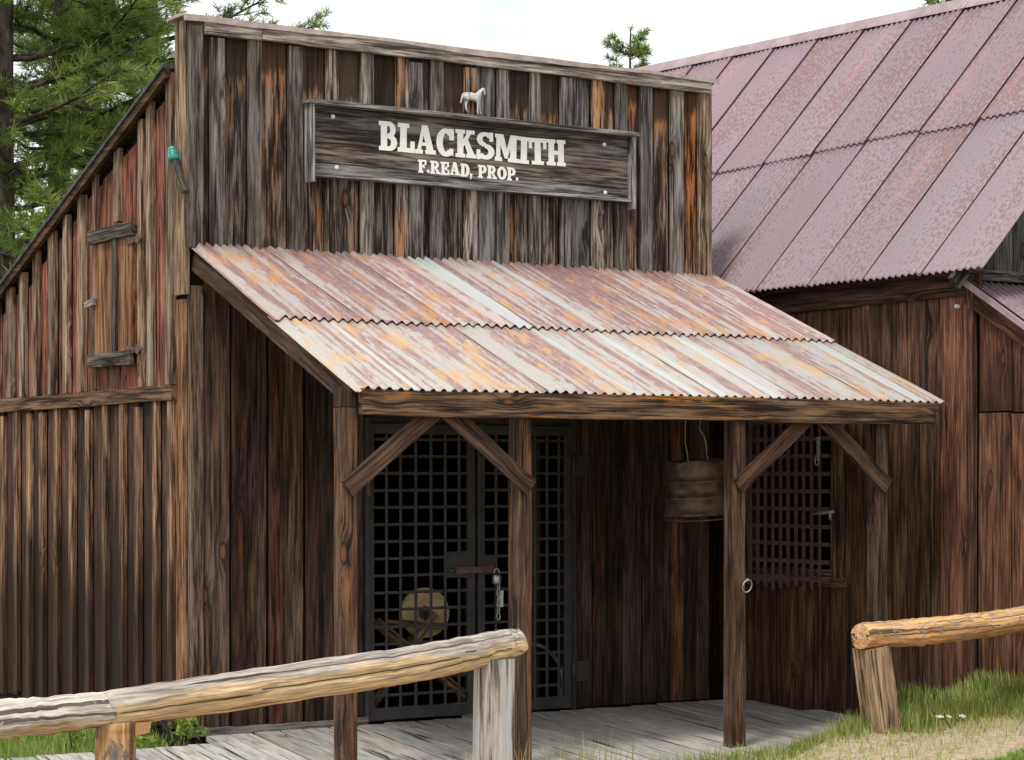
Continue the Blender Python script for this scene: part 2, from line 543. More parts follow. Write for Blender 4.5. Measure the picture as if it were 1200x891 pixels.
M['log_mid'] = log_mat('peeled_log_grey_top', (.47, .42, .36), (.25, .215, .18), (.62, .46, .27), (.42, .29, .16), split=.30)
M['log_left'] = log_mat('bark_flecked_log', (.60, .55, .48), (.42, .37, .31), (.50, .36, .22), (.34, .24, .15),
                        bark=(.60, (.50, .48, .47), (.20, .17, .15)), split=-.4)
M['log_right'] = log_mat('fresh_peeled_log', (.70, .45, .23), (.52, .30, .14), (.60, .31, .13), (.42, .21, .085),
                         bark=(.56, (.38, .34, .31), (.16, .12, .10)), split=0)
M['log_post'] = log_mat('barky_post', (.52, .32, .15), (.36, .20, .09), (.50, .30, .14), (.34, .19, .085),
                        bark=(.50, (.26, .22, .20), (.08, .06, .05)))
M['post_grey'] = wood('grey_fence_post', (.10, .085, .075), (.32, .28, .245), (.52, .47, .43), (.50, .30, .14), acc=(.56, .72), grey=(.34, .36, .39), gr=(.48, .65), shade=1)
M['post_tan'] = wood('sawn_fence_post', (.06, .045, .035), (.27, .18, .11), (.46, .34, .23), (.46, .26, .11), acc=(.5, .7), grey=(.28, .27, .27), gr=(.52, .7), shade=1)

def bark_mat():
    a = NT('pine_bark')
    tc = a.node('ShaderNodeTexCoord').outputs['Object']
    n = a.noise(a.mul(tc, (9, 9, 2.2)), 1, 6, .7, .5)
    a.bump(n, .9, .04)
    return a.done(a.ramp(n, [(.35, (.02, .016, .014)), (.55, (.085, .066, .055)), (.72, (.19, .155, .13))]), .95, .15)
M['bark'] = bark_mat()
def needle_mat(name, c1, c2, c3):
    a = NT(name)
    t = a.attr('tone', 'Fac')
    c = a.ramp(t, [(0.0, c1), (.5, c2), (1.0, c3)])
    a.b.inputs['Subsurface Weight'].default_value = 0
    m = a.done(c, .55, .35)
    # leaves let some light through
    tr = a.node('ShaderNodeBsdfTranslucent')
    a.l.new(c, tr.inputs['Color'])
    ms = a.node('ShaderNodeMixShader')
    ms.inputs[0].default_value = .42
    a.l.new(a.b.outputs[0], ms.inputs[1]); a.l.new(tr.outputs[0], ms.inputs[2])
    a.l.new(ms.outputs[0], a.n['Material Output'].inputs['Surface'])
    return m
M['needle'] = needle_mat('pine_needles', (.07, .125, .03), (.20, .28, .06), (.42, .47, .14))
M['leaf'] = needle_mat('broad_leaves', (.09, .17, .02), (.20, .30, .04), (.34, .42, .07))
M['grass'] = needle_mat('grass_blades', (.10, .18, .025), (.22, .33, .05), (.50, .45, .19))
M['petal'] = plain('white_petals', (.75, .75, .70), (.85, .85, .82), 50, .6, .2)

def ground_mat():
    a = NT('dirt_and_turf')
    pos = a.node('ShaderNodeNewGeometry').outputs['Position']
    n = a.noise(pos, 1.3, 6, .6)
    n2 = a.noise(pos, 22, 6, .7)
    n3 = a.noise(pos, 120, 4, .7)
    dirt = a.mix(a.step(n2, .35, .65), (.36, .27, .18), (.56, .46, .34))
    dirt = a.mix(a.math('MULTIPLY', a.step(n3, .55, .68), .6), dirt, (.62, .56, .47))
    dirt = a.mix(a.math('MULTIPLY', a.step(n3, .42, .33), .5), dirt, (.20, .14, .09))
    turf = a.mix(n2, (.10, .15, .03), (.22, .22, .08))
    gz = a.attr('turf', 'Fac')
    f = a.step(a.math('ADD', gz, a.math('MULTIPLY', a.math('SUBTRACT', n2, .5), .9)), .38, .62)
    a.bump(a.math('ADD', n2, a.math('MULTIPLY', n3, .5)), .6, .03)
    return a.done(a.mix(f, dirt, turf), .95, .1)
M['ground'] = ground_mat()

# ---------------------------------------------------------------- ground
CP = np.array([(-6, -6, -.5), (-2.5, -4.76, -.38), (-.6, -4.76, -.18), (-2, 2, -.12), (-.6, .3, -.12), (-1.5, -1.5, -.16), (-1.5, -3, -.2),
               (0, -2.9, -.13), (1.4, -2.9, -.11), (2.6, -2.72, -.09), (3.1, -3.3, .10), (3.3, -2.62, -.08), (3.9, -2.15, -.09), (4.5, -1.55, -.09), (4.2, -1.6, -.14),
               (4.7, -2.1, .14), (4.72, -2.9, .3), (4.0, -3.0, .13), (3.9, -3.9, .12), (2.9, -4.7, .07), (5.2, -4, .3), (2, -1.5, -.2), (1, -.5, -.2),
               (3.6, -1.6, -.2), (3, -.5, -.2), (4.3, -.6, -.2), (2, 2, -.25), (4, 4, -.2), (0, 6, -.15), (9, 0, .1), (14, -8, .3), (-14, 2, -.4), (0, 20, 0), (20, 20, .3),
               (0, -14, -.2), (-6.1, -13.4, 0)])
def hgt(x, y):
    x = np.asarray(x, float); y = np.asarray(y, float)
    d2 = (x[..., None] - CP[:, 0]) ** 2 + (y[..., None] - CP[:, 1]) ** 2 + .02
    w = d2 ** -1.8
    return (w * CP[:, 2]).sum(-1) / w.sum(-1)

def seg_dist(x, y, pl):
    best = np.full(np.shape(x), 1e9)
    for (ax, ay), (bx, by) in zip(pl[:-1], pl[1:]):
        dx, dy = bx - ax, by - ay
        t = np.clip(((x - ax) * dx + (y - ay) * dy) / (dx * dx + dy * dy), 0, 1)
        best = np.minimum(best, np.hypot(x - ax - t * dx, y - ay - t * dy))
    return best
EDGE = [(.2, -3.0), (1.2, -2.95), (2.4, -2.95), (3.2, -2.85), (3.7, -2.6), (4.3, -2.1), (4.62, -1.75)]
FOOT = [(4.62, -1.6), (4.62, -5.0)]
STRIP = [(2.3, -4.55), (3.0, -4.55), (4.2, -4.15)]
def turf(x, y):
    t = np.exp(-(seg_dist(x, y, EDGE) / .28) ** 2)
    t = np.maximum(t, np.exp(-(seg_dist(x, y, FOOT) / .55) ** 2))
    t = np.maximum(t, .8 * np.exp(-(seg_dist(x, y, STRIP) / .10) ** 2))
    left = ((x < -.05) & (y > -.45)) * 1.0
    far = np.clip((np.hypot(x - 1, y) - 9) / 4, 0, 1)
    return np.clip(np.maximum(np.maximum(t, left), far), 0, 1)

gx = np.concatenate([-np.geomspace(400, 9, 14), np.arange(-8, 8.01, .16), np.geomspace(9, 400, 14)])
gy = np.concatenate([-np.geomspace(400, 14, 12), np.arange(-13, 7.01, .16), np.geomspace(8, 600, 16)])
GX, GY = np.meshgrid(gx, gy)
GZ = hgt(GX, GY)
near_m = (np.abs(GX) < 8) & (GY > -13) & (GY < 7)
GZ = GZ + near_m * rng.normal(0, .006, GZ.shape)
nv = len(gx); nu = len(gy)
idx = np.arange(nv * nu).reshape(nu, nv)
gf = np.stack([idx[:-1, :-1], idx[:-1, 1:], idx[1:, 1:], idx[1:, :-1]], -1).reshape(-1, 4)
gme = fast_mesh('ground', np.stack([GX, GY, GZ], -1).reshape(-1, 3), gf, M['ground'], True)
set_attr(gme, 'turf', turf(GX, GY).ravel())
ground = bpy.data.objects.new('ground', gme)
place(ground, None, (0, 0, 0))
tag(ground, 'pale trodden dirt and thin turf round the old shop', 'ground', kind='structure')

# ---------------------------------------------------------------- boardwalk
DZ = -.045
deck = thing('boardwalk', 'grey weathered plank boardwalk under the porch', 'boardwalk', (0, -1.4, DZ), kind='structure')
pd = Vector((.218, .976, 0)).normalized()
pw = Vector((pd.y, -pd.x, 0))
x = -3.6
y0 = -2.9
while x < 5.3:
    w = random.uniform(.17, .235)
    wx = w / pw.x
    ytop = -.03 if x + .6 > -.05 else -.42
    if x + .55 > 4.4: ytop = 1.6
    bx = x - random.uniform(0, .01)
    yb = y0 + random.uniform(-.05, .05) - (0.0 if x > 0 else .0)
    ln = (ytop - yb) / pd.y
    # plank must stop before the neighbouring barn's wall
    if bx + .218 * ln + wx > 4.70:
        ln2 = (4.70 - wx - bx) / .218 if bx + wx < 4.70 else 0
        ln = min(ln, max(ln2, 0))
        if bx > 3.75 and ln > 0:
            pass
    if ln > .25:
        tn = random.uniform(.72, 1.08)
        tone = random.uniform(-.03, .03)
        board('plank', deck, (bx, yb, DZ - .035 + random.uniform(-.004, .003)), pd, pw, Z, ln, w - random.uniform(.014, .024), .035, M['deck'],
              (tn + tone, tn, tn - tone), jit=.003)
    x += wx
boxes('joist', deck, [((-3.6, -2.85, -.19), (4.6, -2.75, DZ - .045)), ((-3.6, -1.6, -.19), (4.6, -1.5, DZ - .045)), ((-3.6, -.6, -.19), (4.6, -.5, DZ - .045))], M['dark'])

# ---------------------------------------------------------------- blacksmith shop
shop = thing('blacksmith_shop', 'false fronted wooden blacksmith shop with rusty porch roof', 'shop', (0, 0, -.05))
W, H = 4.40, 4.75
def vt(a, b=None):       # random brightness tint with a slight hue swing
    k = random.uniform(a, b if b else a)
    q = random.uniform(-.06, .06)
    return (k * (1 + q), k, k * (1 - q))

# front wall behind the boards, opening left for the gates
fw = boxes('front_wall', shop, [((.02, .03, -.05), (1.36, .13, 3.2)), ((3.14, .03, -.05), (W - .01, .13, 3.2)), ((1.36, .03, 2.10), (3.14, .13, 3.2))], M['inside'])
# boards under the porch, left of the gates
ub = [(.130, .330, 'dark', 1.25), (.434, .605, 'dark', .9), (.709, .886, 'dark', 1.2), (.990, 1.36, 'dark', .7)]
for a, b, m, k in ub:
    board('board', fw, (a + .003, .029, -.035), Z, X, -Y, 3.2, b - a - .011, .026, M[m], vt(k * .95, k * 1.05))
for a, b, k in ((.335, .43, .62), (.61, .705, .8), (.89, .985, .62)):
    board('batten', fw, (a, .002, -.03 + random.uniform(0, .03)), Z, X, -Y, 3.15, b - a, .034, M['dark'], (k * 1.1, k * .85, k * .85))
board('batten', fw, (.614, -.033, -.02), Z, X, -Y, 1.62, .085, .012, M['red'], (.42, .34, .36))
board('corner_board', fw, (.022, .028, -.04), Z, X, -Y, 3.0, .10, .045, M['bat'], (.62, .58, .56))
# right of the gates
rb = [3.135, 3.205, 3.306, 3.481, 3.584, 3.763, 3.867, 4.033, 4.146, 4.276, 4.40]
rk = [.7, .9, .62, .5, .8, .7, .72, 1.7, .6, 1.0]
for i in range(10):
    a, b = rb[i], rb[i + 1]
    tt = vt(rk[i])
    if i == 7: tt = (2.0, 1.35, 1.0)
    board('board' if i not in (5, 7, 9) else 'batten', fw, (a + .002, .029, -.035), Z, X, -Y, 3.2, b - a - .004,
          .026 + (.018 if i in (5, 7, 9) else random.uniform(0, .004)), M['dark'], tt)
board('header_board', fw, (1.36, .029, 2.10), X, Z, -Y, 1.77, .20, .03, M['dark'], (.7, .7, .7))
board('header_board', fw, (1.36, .029, 2.31), X, Z, -Y, 1.77, .26, .026, M['dark'], (.8, .8, .8))
board('header_board', fw, (1.36, .029, 2.58), X, Z, -Y, 1.77, .58, .024, M['dark'], (.8, .8, .8))
board('sill', fw, (.02, .02, -.05), X, Z, -Y, 1.34, .05, .07, M['grey'], (.55, .52, .5))

# false front
ff = boxes('false_front', shop, [((.01, -.005, 3.2), (W - .01, .135, 4.70))], M['dark'])
bt = [(0.0, .099), (.155, .256), (.433, .529), (.735, .84), (1.025, 1.118), (1.3, 1.395), (1.581, 1.678), (1.685, 1.797), (1.867, 1.966), (2.145, 2.246),
      (2.428, 2.524), (2.71, 2.8), (2.981, 3.08), (3.266, 3.367), (3.484, 3.579), (3.707, 3.819), (3.997, 4.111), (4.262, 4.385)]
for i in range(len(bt) - 1):
    a, b = bt[i][1] + random.uniform(.001, .009), bt[i + 1][0] - random.uniform(.001, .009)
    if b - a < .02: continue
    k = random.uniform(.55, 1.2)
    tt = (k * 1.08, k, k * .95)
    chv = random.uniform(.26, .36) if .9 < (a + b) / 2 < 3.6 else random.choice((0, .14, .24))
    mat = 'facade'
    if i == 14: tt = (1.25, .85, .62); chv = .16
    if i == 16: tt = (1.5, .98, .64); chv = .2
    if i in (9, 12): mat = 'grey'; tt = (.62, .60, .62)
    if i == 15: tt = (1.15, 1.0, .92)
    if i in (2, 3): tt = (1.1, .86, .72); chv = (.2, .3)[i - 2]
    board('board', ff, (a, -.006, 3.20 + random.uniform(-.012, .012)), Z, X, -Y, 1.455, b - a, .020 + random.uniform(0, .006), M[mat], tt, char=chv, jit=.003)
for i, (a, b) in enumerate(bt):
    g = random.random()
    m = 'grey' if g < .75 else 'facade'
    k = random.uniform(.5, .95) if m == 'grey' else random.uniform(1.2, 1.7)
    tt = (k * 1.04, k * .98, k * random.uniform(.90, 1.0))
    if i in (0, 2, 3): m, tt = 'grey', (.50, .44, .42)
    if i == 17: m, tt = 'bat', (.95, .95, .9)
    board('batten', ff, (a, -.031, 3.20 + random.uniform(-.03, .01)), Z, X, -Y, 1.46 + random.uniform(-.02, .02), b - a, .034, M[m], tt, char=0 if i else .2, jit=.004)
# two trim boards below the cap, the joint near the left corner
board('trim_board', ff, (.10, -.058, 4.635), X, Z, -Y, .42, .105, .026, M['grey'], (1.1, 1.03, .95), jit=.004)
board('trim_board', ff, (.526, -.058, 4.635), X, Z, -Y, 3.84, .103, .026, M['grey'], (1.12, 1.04, .95), jit=.006, seg=6)
board('corner_trim', ff, (.012, -.031, 2.9), Z, Y, -X, 1.83, .17, .032, M['bat'], (1.0, .95, .85))
board('corner_trim', ff, (.022, .028, -.03), Z, Y, -X, 2.90, .12, .030, M['bat'], (.95, .72, .55))
board('end_trim', ff, (W - .012, -.03, 3.2), Z, Y, X, 1.5, .16, .024, M['facade'], (.8, .8, .8))
# sheet-metal cap, creased and lifted here and there
vs, fs = [], []
nc = 40
for i in range(nc + 1):
    xx = -.055 + (W + .09) * i / nc
    wv = .003 * math.sin(xx * 5.1) + .002 * math.sin(xx * 13.7) + random.uniform(-.002, .002)
    lip = .030 + .010 * math.sin(xx * 2.7 + 1) + random.uniform(-.004, .004)
    vs += [(xx, -.092, 4.748 - lip + wv), (xx, -.090, 4.752 + wv * .5), (xx, .05, 4.768), (xx, .20, 4.755), (xx, .20, 4.742), (xx, .05, 4.745), (xx, -.084, 4.742 + wv * .5), (xx, -.086, 4.748 - lip + wv)]
for i in range(nc):
    for j in range(8):
        k = (j + 1) % 8
        fs.append((i * 8 + j, i * 8 + k, i * 8 + 8 + k, i * 8 + 8 + j))
fs += [tuple(range(8))[::-1], tuple(nc * 8 + j for j in range(8))]
capm = plain('cap_flashing', (.30, .235, .215), (.46, .38, .36), 9, .6, .3)
py_obj('cap', ff, (0, 0, 4.75), vs, fs, capm)

# side wall (left)
RZ0, RS = 4.456, .391
def roofz(y): return RZ0 - RS * (y - .137)
sw = py_obj('side_wall', shop, (.04, .14, -.05),
            [(.03, .14, -.06), (.03, 6, -.06), (.03, 6, roofz(6) - .08), (.03, .14, roofz(.14) - .08), (.12, .14, -.06), (.12, 6, -.06), (.12, 6, roofz(6) - .08), (.12, .14, roofz(.14) - .08)],
            [(0, 3, 2, 1), (4, 5, 6, 7), (0, 4, 7, 3), (1, 2, 6, 5), (3, 7, 6, 2), (0, 1, 5, 4)], M['inside'])
sw.color = (1, 1, 1, 0)
lowy = [.195, .449, .756, 1.027, 1.338, 1.659, 1.975, 2.285, 2.586, 2.859, 3.14, 3.449, 3.75, 4.05, 4.35, 4.65, 4.95, 5.25, 5.55, 5.85]
prev = .15
for i, yb in enumerate(lowy):
    wd = random.uniform(.062, .08)
    ya, ye = prev + random.uniform(.002, .010), yb - wd / 2 - random.uniform(.002, .010)
    k = random.uniform(.5, 1.05)
    board('board', sw, (.029, ya, -.04), Z, Y, -X, 2.24, ye - ya, .022 + random.uniform(0, .006), M['low'], (k * random.uniform(1, 1.3), k, k * .97))
    prev = yb + wd / 2
    k = random.uniform(.75, 1.25)
    board('batten', sw, (.002, yb - wd / 2, -.03 + random.uniform(-.02, .04)), Z, Y, -X, 2.21, wd, .036, M['lowbat'], (k * 1.1, k * .97, k * .9), jit=.003, ch=.002)
board('ledger', sw, (.002, .13, 2.195), Y, Z, -X, 5.7, .105, .05, M['bat'], (.55, .42, .32), jit=.006, seg=8)
upy = [.195, .536, .815, 1.119, 1.449, 1.775, 2.077, 2.372, 2.694, 2.989, 3.274, 3.57, 3.87, 4.17, 4.5, 4.8, 5.1, 5.4, 5.7]
prev = .15
HY0, HY1, HZ0, HZ1 = .775, 1.505, 2.455, 3.50       # the loft hatch
for i, yb in enumerate(upy):
    top = roofz(yb) - random.uniform(.06, .16)
    wd = random.uniform(.07, .11)
    ya, ye = prev + random.uniform(.002, .010), yb - wd / 2 - random.uniform(.002, .010)
    if .6 < yb < 1.6: ye = yb - .002
    k = random.uniform(.75, 1.3)
    rd = random.uniform(1.0, 1.3)
    board('board', sw, (.029, ya, 2.29), Z, Y, -X, top - 2.29, ye - ya, .022 + random.uniform(0, .006), M['red'], (k * rd, k * .9, k * .88), sk1=-RS * (ye - ya) * .8)
    prev = yb + wd / 2 if not .6 < yb < 1.6 else yb + .002
    k = random.uniform(.75, 1.2)
    t2 = roofz(yb) - random.uniform(.03, .07)
    if 1.0 < yb < 1.3:                              # battens end above and below the hatch
        board('batten', sw, (.002, yb - wd / 2, HZ1 - .01), Z, Y, -X, t2 - HZ1 + .01, wd, .034, M['bat'], (k * .8, k * .75, k * .7))
    elif .6 < yb < 1.6:
        board('batten', sw, (.002, yb - wd / 2 + (.10 if yb > 1.2 else -.095), 2.305), Z, Y, -X, t2 - 2.305, wd * .8, .030, M['bat'], (k, k * .9, k * .85))
    else:
        board('batten', sw, (.002, yb - wd / 2, 2.305), Z, Y, -X, t2 - 2.305, wd, .045, M['bat'], (k, k * .96, k * .92), jit=.004)
# loft hatch on the side wall
ht = board('hatch', shop, (-.002, HY0 + .03, HZ0 + .10), Z, Y, -X, .86, .25, .04, M['bat'], (.85, .55, .38))
board('hatch_shade_sheet', ht, (.0015, HY0 + .005, HZ0 + .075), Z, Y, -X, .91, .725, .003, M['inside'], seg=1, jit=0)  # near-black sheet behind the hatch; its colour makes the shaded gap
board('hatch_board', ht, (-.002, HY0 + .295, HZ0 + .10), Z, Y, -X, .865, .19, .04, M['bat'], (.6, .42, .32))
board('hatch_board', ht, (-.002, HY0 + .50, HZ0 + .09), Z, Y, -X, .87, .20, .042, M['bat'], (.9, .62, .42))
board('hatch_batten', ht, (-.042, HY0 + .29, HZ0 + .12), Z, Y, -X, .84, .05, .02, M['grey'], (.35, .3, .27))
board('hatch_rail', ht, (-.044, HY0 - .0, HZ0 + .01), Y, Z, -X, .77, .10, .03, M['grey'], (.42, .38, .35), jit=.006)
board('hatch_rail', ht, (-.044, HY0 - .02, HZ1 - .14), Y, Z, -X, .79, .10, .03, M['grey'], (.42, .38, .35), sk0=.01, jit=.006)
for zz in (2.565, 3.33):
    vs = [(-.046, .60, zz), (-.046, .70, zz - .035), (-.046, .74, zz), (-.046, .70, zz + .035), (-.046, .745, zz - .02), (-.046, .86, zz - .03), (-.046, .88, zz), (-.046, .86, zz + .03), (-.046, .745, zz + .02)]
    n0 = len(vs)
    vs = vs + [(-.056, v[1], v[2]) for v in vs]
    fs = [(0, 1, 2, 3), (4, 5, 6, 7, 8), (n0 + 3, n0 + 2, n0 + 1, n0), (n0 + 8, n0 + 7, n0 + 6, n0 + 5, n0 + 4)]
    for lp in ((0, 1, 2, 3), (4, 5, 6, 7, 8)):
        for i in range(len(lp)):
            p, q = lp[i], lp[(i + 1) % len(lp)]
            fs.append((p, q, n0 + q, n0 + p))
    py_obj('hinge', ht, vs[0], vs, fs, M['rustiron'])
beam_pts('latch', ht, (-.06, 1.62, 2.925), (-.06, 1.44, 2.945), .05, .02, M['grey'], up=Z, tint=(1.1, 1, 1))

# other walls, floor and the shed roof
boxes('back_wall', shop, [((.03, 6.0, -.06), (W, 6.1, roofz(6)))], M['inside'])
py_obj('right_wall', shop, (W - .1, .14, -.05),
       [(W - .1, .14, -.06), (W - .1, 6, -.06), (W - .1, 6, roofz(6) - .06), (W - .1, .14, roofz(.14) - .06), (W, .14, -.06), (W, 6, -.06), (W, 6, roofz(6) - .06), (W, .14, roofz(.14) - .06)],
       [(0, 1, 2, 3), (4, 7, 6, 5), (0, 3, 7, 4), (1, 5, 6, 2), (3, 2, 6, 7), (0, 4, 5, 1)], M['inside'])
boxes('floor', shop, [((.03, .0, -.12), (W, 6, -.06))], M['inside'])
def roof_slab(name, parent, x0, x1, ya, yb, dz, th, mat):
    vs = []
    for xx in (x0, x1):
        vs += [(xx, ya, roofz(ya) + dz), (xx, yb, roofz(yb) + dz), (xx, yb, roofz(yb) + dz + th), (xx, ya, roofz(ya) + dz + th)]
    fs = [(0, 1, 2, 3), (7, 6, 5, 4), (0, 4, 5, 1), (1, 5, 6, 2), (2, 6, 7, 3), (3, 7, 4, 0)]
    o = py_obj(name, parent, vs[0], vs, fs, mat, gc=[(v[0], v[2], v[1]) for v in vs])
    set_attr(o.data, 'st', [(1, 5, 0)] * len(vs))
    o.color = (.6, .55, .5, 0)
    return o
mr = roof_slab('shed_roof', shop, -.10, W + .1, .16, 6.3, -.022, .025, M['roofing'])
roof_slab('rake_board', mr, -.085, -.05, .16, 6.25, -.085, .06, M['post'])
roof_slab('sheathing', mr, -.05, W, .17, 6.25, -.05, .024, M['dark'])

# ---- porch: posts, braces, beam, rafters
PY = -2.42
posts = [-.11, 1.08, 2.72, 3.94]
porch_posts = []
for i, px in enumerate(posts):
    w = .104
    tt = [(.82, .72, .64), (.68, .62, .58), (.62, .58, .56), (.5, .5, .53)][i]
    zb = -.16
    p = board('porch_post', shop, (px - w / 2, PY + .045, zb), Z, X, -Y, 2.10 - zb + (-.02 if i == 0 else 0), w, .10, M['post'], tt, jit=.004, ch=.008, seg=5)
    porch_posts.append(p)
board('post_block', porch_posts[0], (-.11 - .055, PY + .05, 2.085), Z, X, -Y, .115, .105, .10, M['post'], (.4, .38, .36))
for i, (px, s) in enumerate(((posts[0], 1), (posts[1], -1), (posts[2], 1), (posts[3], -1))):
    a = Vector((px - .03 * s, PY - .071, 1.62)); b = Vector((px + s * .58, PY - .071, 2.09))
    beam_pts('brace', porch_posts[i], a, b, .105, .028, M['post'], up=Z, tint=(.5, .46, .44), sk0=.09 * s * 0, jit=.002)
pr = board('porch_beam', shop, (-.075, PY - .087, 2.035), X, Z, -Y, 4.43, .15, .05, M['beam'], (1.15, 1.05, .95), sk1=.06, jit=.006, seg=8)
pz0, pz1, pyb = 3.235, 2.19, -2.55       # roof plane: at the wall, at the eave
psl = (pz0 - pz1) / 2.55
ps = Vector((0, -1, -psl)).normalized()
pn = Vector((0, -psl, 1)).normalized()
for i, xx in enumerate((-.075, .8, 1.7, 2.6, 3.5, 4.30)):
    wid = .05 if i else .035
    ln = 2.60 if i in (0, 5) else 2.55
    rd_ = ps if i else (ps + Vector((-.045, 0, 0))).normalized()
    board('rafter', shop, Vector((xx if i else .04, .0 if i else -.03, pz0 - .055)) - pn * .12, rd_, pn, X, ln, .12, wid, M['post'], (.55, .47, .42) if i == 0 else (.6, .55, .5), jit=.003)
board('porch_ledger', shop, (.085, -.012, 3.02), X, Z, -Y, 4.28, .12, .035, M['dark'], (.8, .8, .8))
for k in (.12, .8, 1.5, 2.1):
    x0_ = .07 - .045 * k
    c = Vector((x0_, 0, pz0 - .055)) + ps * k
    board('purlin', shop, c, X, ps, pn, 4.36 - x0_, .09, .024, M['dark'], (.9, .9, .9))

def sheet(name, parent, org, ud, vd, nd, width, length, pitch, amp, mat, tint, rows=5, alpha=0, u_off=0, spw=6, edge_l=0, lift=.004, dent=.003, v_off=0, end_jit=.0, taper_l=None):
    """one corrugated sheet; org = lower corner, ud across the corrugations, vd up the slope"""
    org, ud, vd, nd = Vector(org), Vector(ud), Vector(vd), Vector(nd)
    m = max(2, int(round(width / pitch * spw)))
    th = .0025
    vs, cu, fs = [], [], []
    ph = random.uniform(-.003, .003)
    rows += 1                                   # a narrow first row keeps the ragged lower lip from bending the whole sheet
    for r in range(rows + 1):
        v = 0 if r == 0 else (.03 if r == 1 else length * (r - 1) / (rows - 1))
        dn = random.uniform(-dent, dent) if r != 1 else dn
        for i in range(m + 1):
            u = width * i / m
            hh = math.cos(2 * math.pi * u / pitch)
            z = amp * hh + dn * math.sin(u * 9 + max(r, 1)) + lift * (1 - u / width)
            if r == 0: z += random.uniform(-.0015, .0015)
            vv = v + (random.uniform(-end_jit, end_jit) if r in (0, rows) else 0) + ph * (u / width)
            if edge_l and u < edge_l: z -= (edge_l - u) * .8
            q = org + ud * u + vd * vv + nd * z
            if taper_l: q = q + ud * ((taper_l[0] + (taper_l[1] - taper_l[0]) * v / length) * (1 - u / width))
            vs.append(q); cu.append((u + u_off, v + v_off, hh))
    nn = len(vs)
    m1 = m + 1
    for r in range(rows):
        for i in range(m):
            a = r * m1 + i
            fs.append((a, a + 1, a + 1 + m1, a + m1))
    vs2 = [v - nd * th for v in vs]
    # underside and rim
    for r in range(rows):
        for i in range(m):
            a = nn + r * m1 + i
            fs.append((a + m1, a + 1 + m1, a + 1, a))
    n_flat = len(fs)
    for i in range(m):
        fs.append((nn + i, nn + i + 1, i + 1, i))
        t = rows * m1 + i
        fs.append((t, t + 1, nn + t + 1, nn + t))
    for r in range(rows):
        a = r * m1; fs.append((a, a + m1, nn + a + m1, nn + a))
        b = r * m1 + m; fs.append((b + m1, b, nn + b, nn + b + m1))
    if ud.cross(vd).dot(nd) < 0:
        fs = [f[::-1] for f in fs]
    o = py_obj(name, parent, org, vs + vs2, fs, mat, smooth=True)
    o.data.polygons.foreach_set('use_smooth', [k_ < n_flat for k_ in range(len(fs))])
    o.data.update()
    set_attr(o.data, 'cu', cu + cu)
    o.color = (tint[0], tint[1], tint[2], alpha)
    return o

roof = bpy.data.objects.new('porch_roof', None)
place(roof, shop, (0, 0, 3.2))
NS = 7
pw_ = 4.53 / NS
pitch = pw_ / 9
up = -ps
plen = (Vector((0, 0, pz0)) - Vector((0, pyb, pz1))).length
l_lo = plen * .44
for i in range(NS):
    ux = -.115 + i * pw_
    k = random.uniform(.9, 1.08)
    base = Vector((ux, pyb, pz1)) - up * random.uniform(-.010, .012)
    sheet('roof_sheet', roof, base + pn * .0, X, up, pn, pw_ + pitch * .5, l_lo + .12, pitch, 0.012, M['porch_lo'], (k, k * .99, k * .97), u_off=ux + 3, rows=4,
          edge_l=.05 if i == 0 else 0, end_jit=.002, taper_l=(0, .06) if i == 0 else None)
    k = random.uniform(.9, 1.08)
    sheet('roof_sheet', roof, base + up * (l_lo + random.uniform(-.008, .008)) + pn * .016, X, up, pn, pw_ + pitch * .5, plen - l_lo - .01, pitch, 0.012, M['porch_up'], (k, k * .98, k * .97), u_off=ux + 21, rows=4,
          edge_l=.05 if i == 0 else 0, end_jit=.003, taper_l=(.052, .13) if i == 0 else None)

# ---- the two barred gates
G0, G1, GZ0, GZ1, GM = 1.385, 3.125, -.035, 2.06, 2.29
gy_ = .03
boxes('gate_jamb', shop, [((1.36, -.02, -.05), (1.383, .13, 2.10)), ((3.127, -.02, -.05), (3.138, .13, 2.10)), ((1.383, .04, 2.062), (3.127, .13, 2.10))], M['iron'])
def gate(x0, x1, vb, label):
    g = board('gate', shop, (x0, gy_ + .02, GZ0), Z, X, -Y, GZ1 - GZ0, .06, .04, M['iron'])
    g['label'] = label
    board('stile', g, (x1 - .06, gy_ + .02, GZ0), Z, X, -Y, GZ1 - GZ0, .06, .04, M['iron'])
    board('rail', g, (x0 + .06, gy_ + .018, GZ1 - .075), X, Z, -Y, x1 - x0 - .12, .075, .036, M['iron'])
    board('rail', g, (x0 + .06, gy_ + .018, GZ0), X, Z, -Y, x1 - x0 - .12, .09, .036, M['iron'])
    for xx in vb:
        board('bar', g, (xx - .011, gy_ - .008, GZ0 + .088), Z, X, -Y, GZ1 - GZ0 - .16, .022, .007, M['iron'], jit=.001, seg=1)
    zz = GZ1 - .112
    while zz > .10:
        board('bar', g, (x0 + .055, gy_ + .0, zz - .011), X, Z, -Y, x1 - x0 - .11, .022, .007, M['iron'], jit=.001, seg=1)
        zz -= .1205
    return g
gl = gate(G0, GM - .012, [1.545, 1.66, 1.785, 1.91, 2.03, 2.146], 'left leaf of the black barred gates')
gr_ = gate(GM + .012, G1, [2.46, 2.575, 2.69, 2.802, 2.908, 3.014], 'right leaf of the black barred gates')
board('lock_plate', gl, (2.03, gy_ - .0155, .955), X, Z, -Y, .20, .19, .005, M['iron'], seg=1)
board('lock_plate', gr_, (2.32, gy_ - .0155, .97), X, Z, -Y, .13, .14, .005, M['iron'], seg=1)
hb = board('hasp_bar', gl, (2.10, gy_ - .035, .985), X, Z, -Y, .31, .05, .012, M['rustiron'], (1, 1, 1), seg=1)
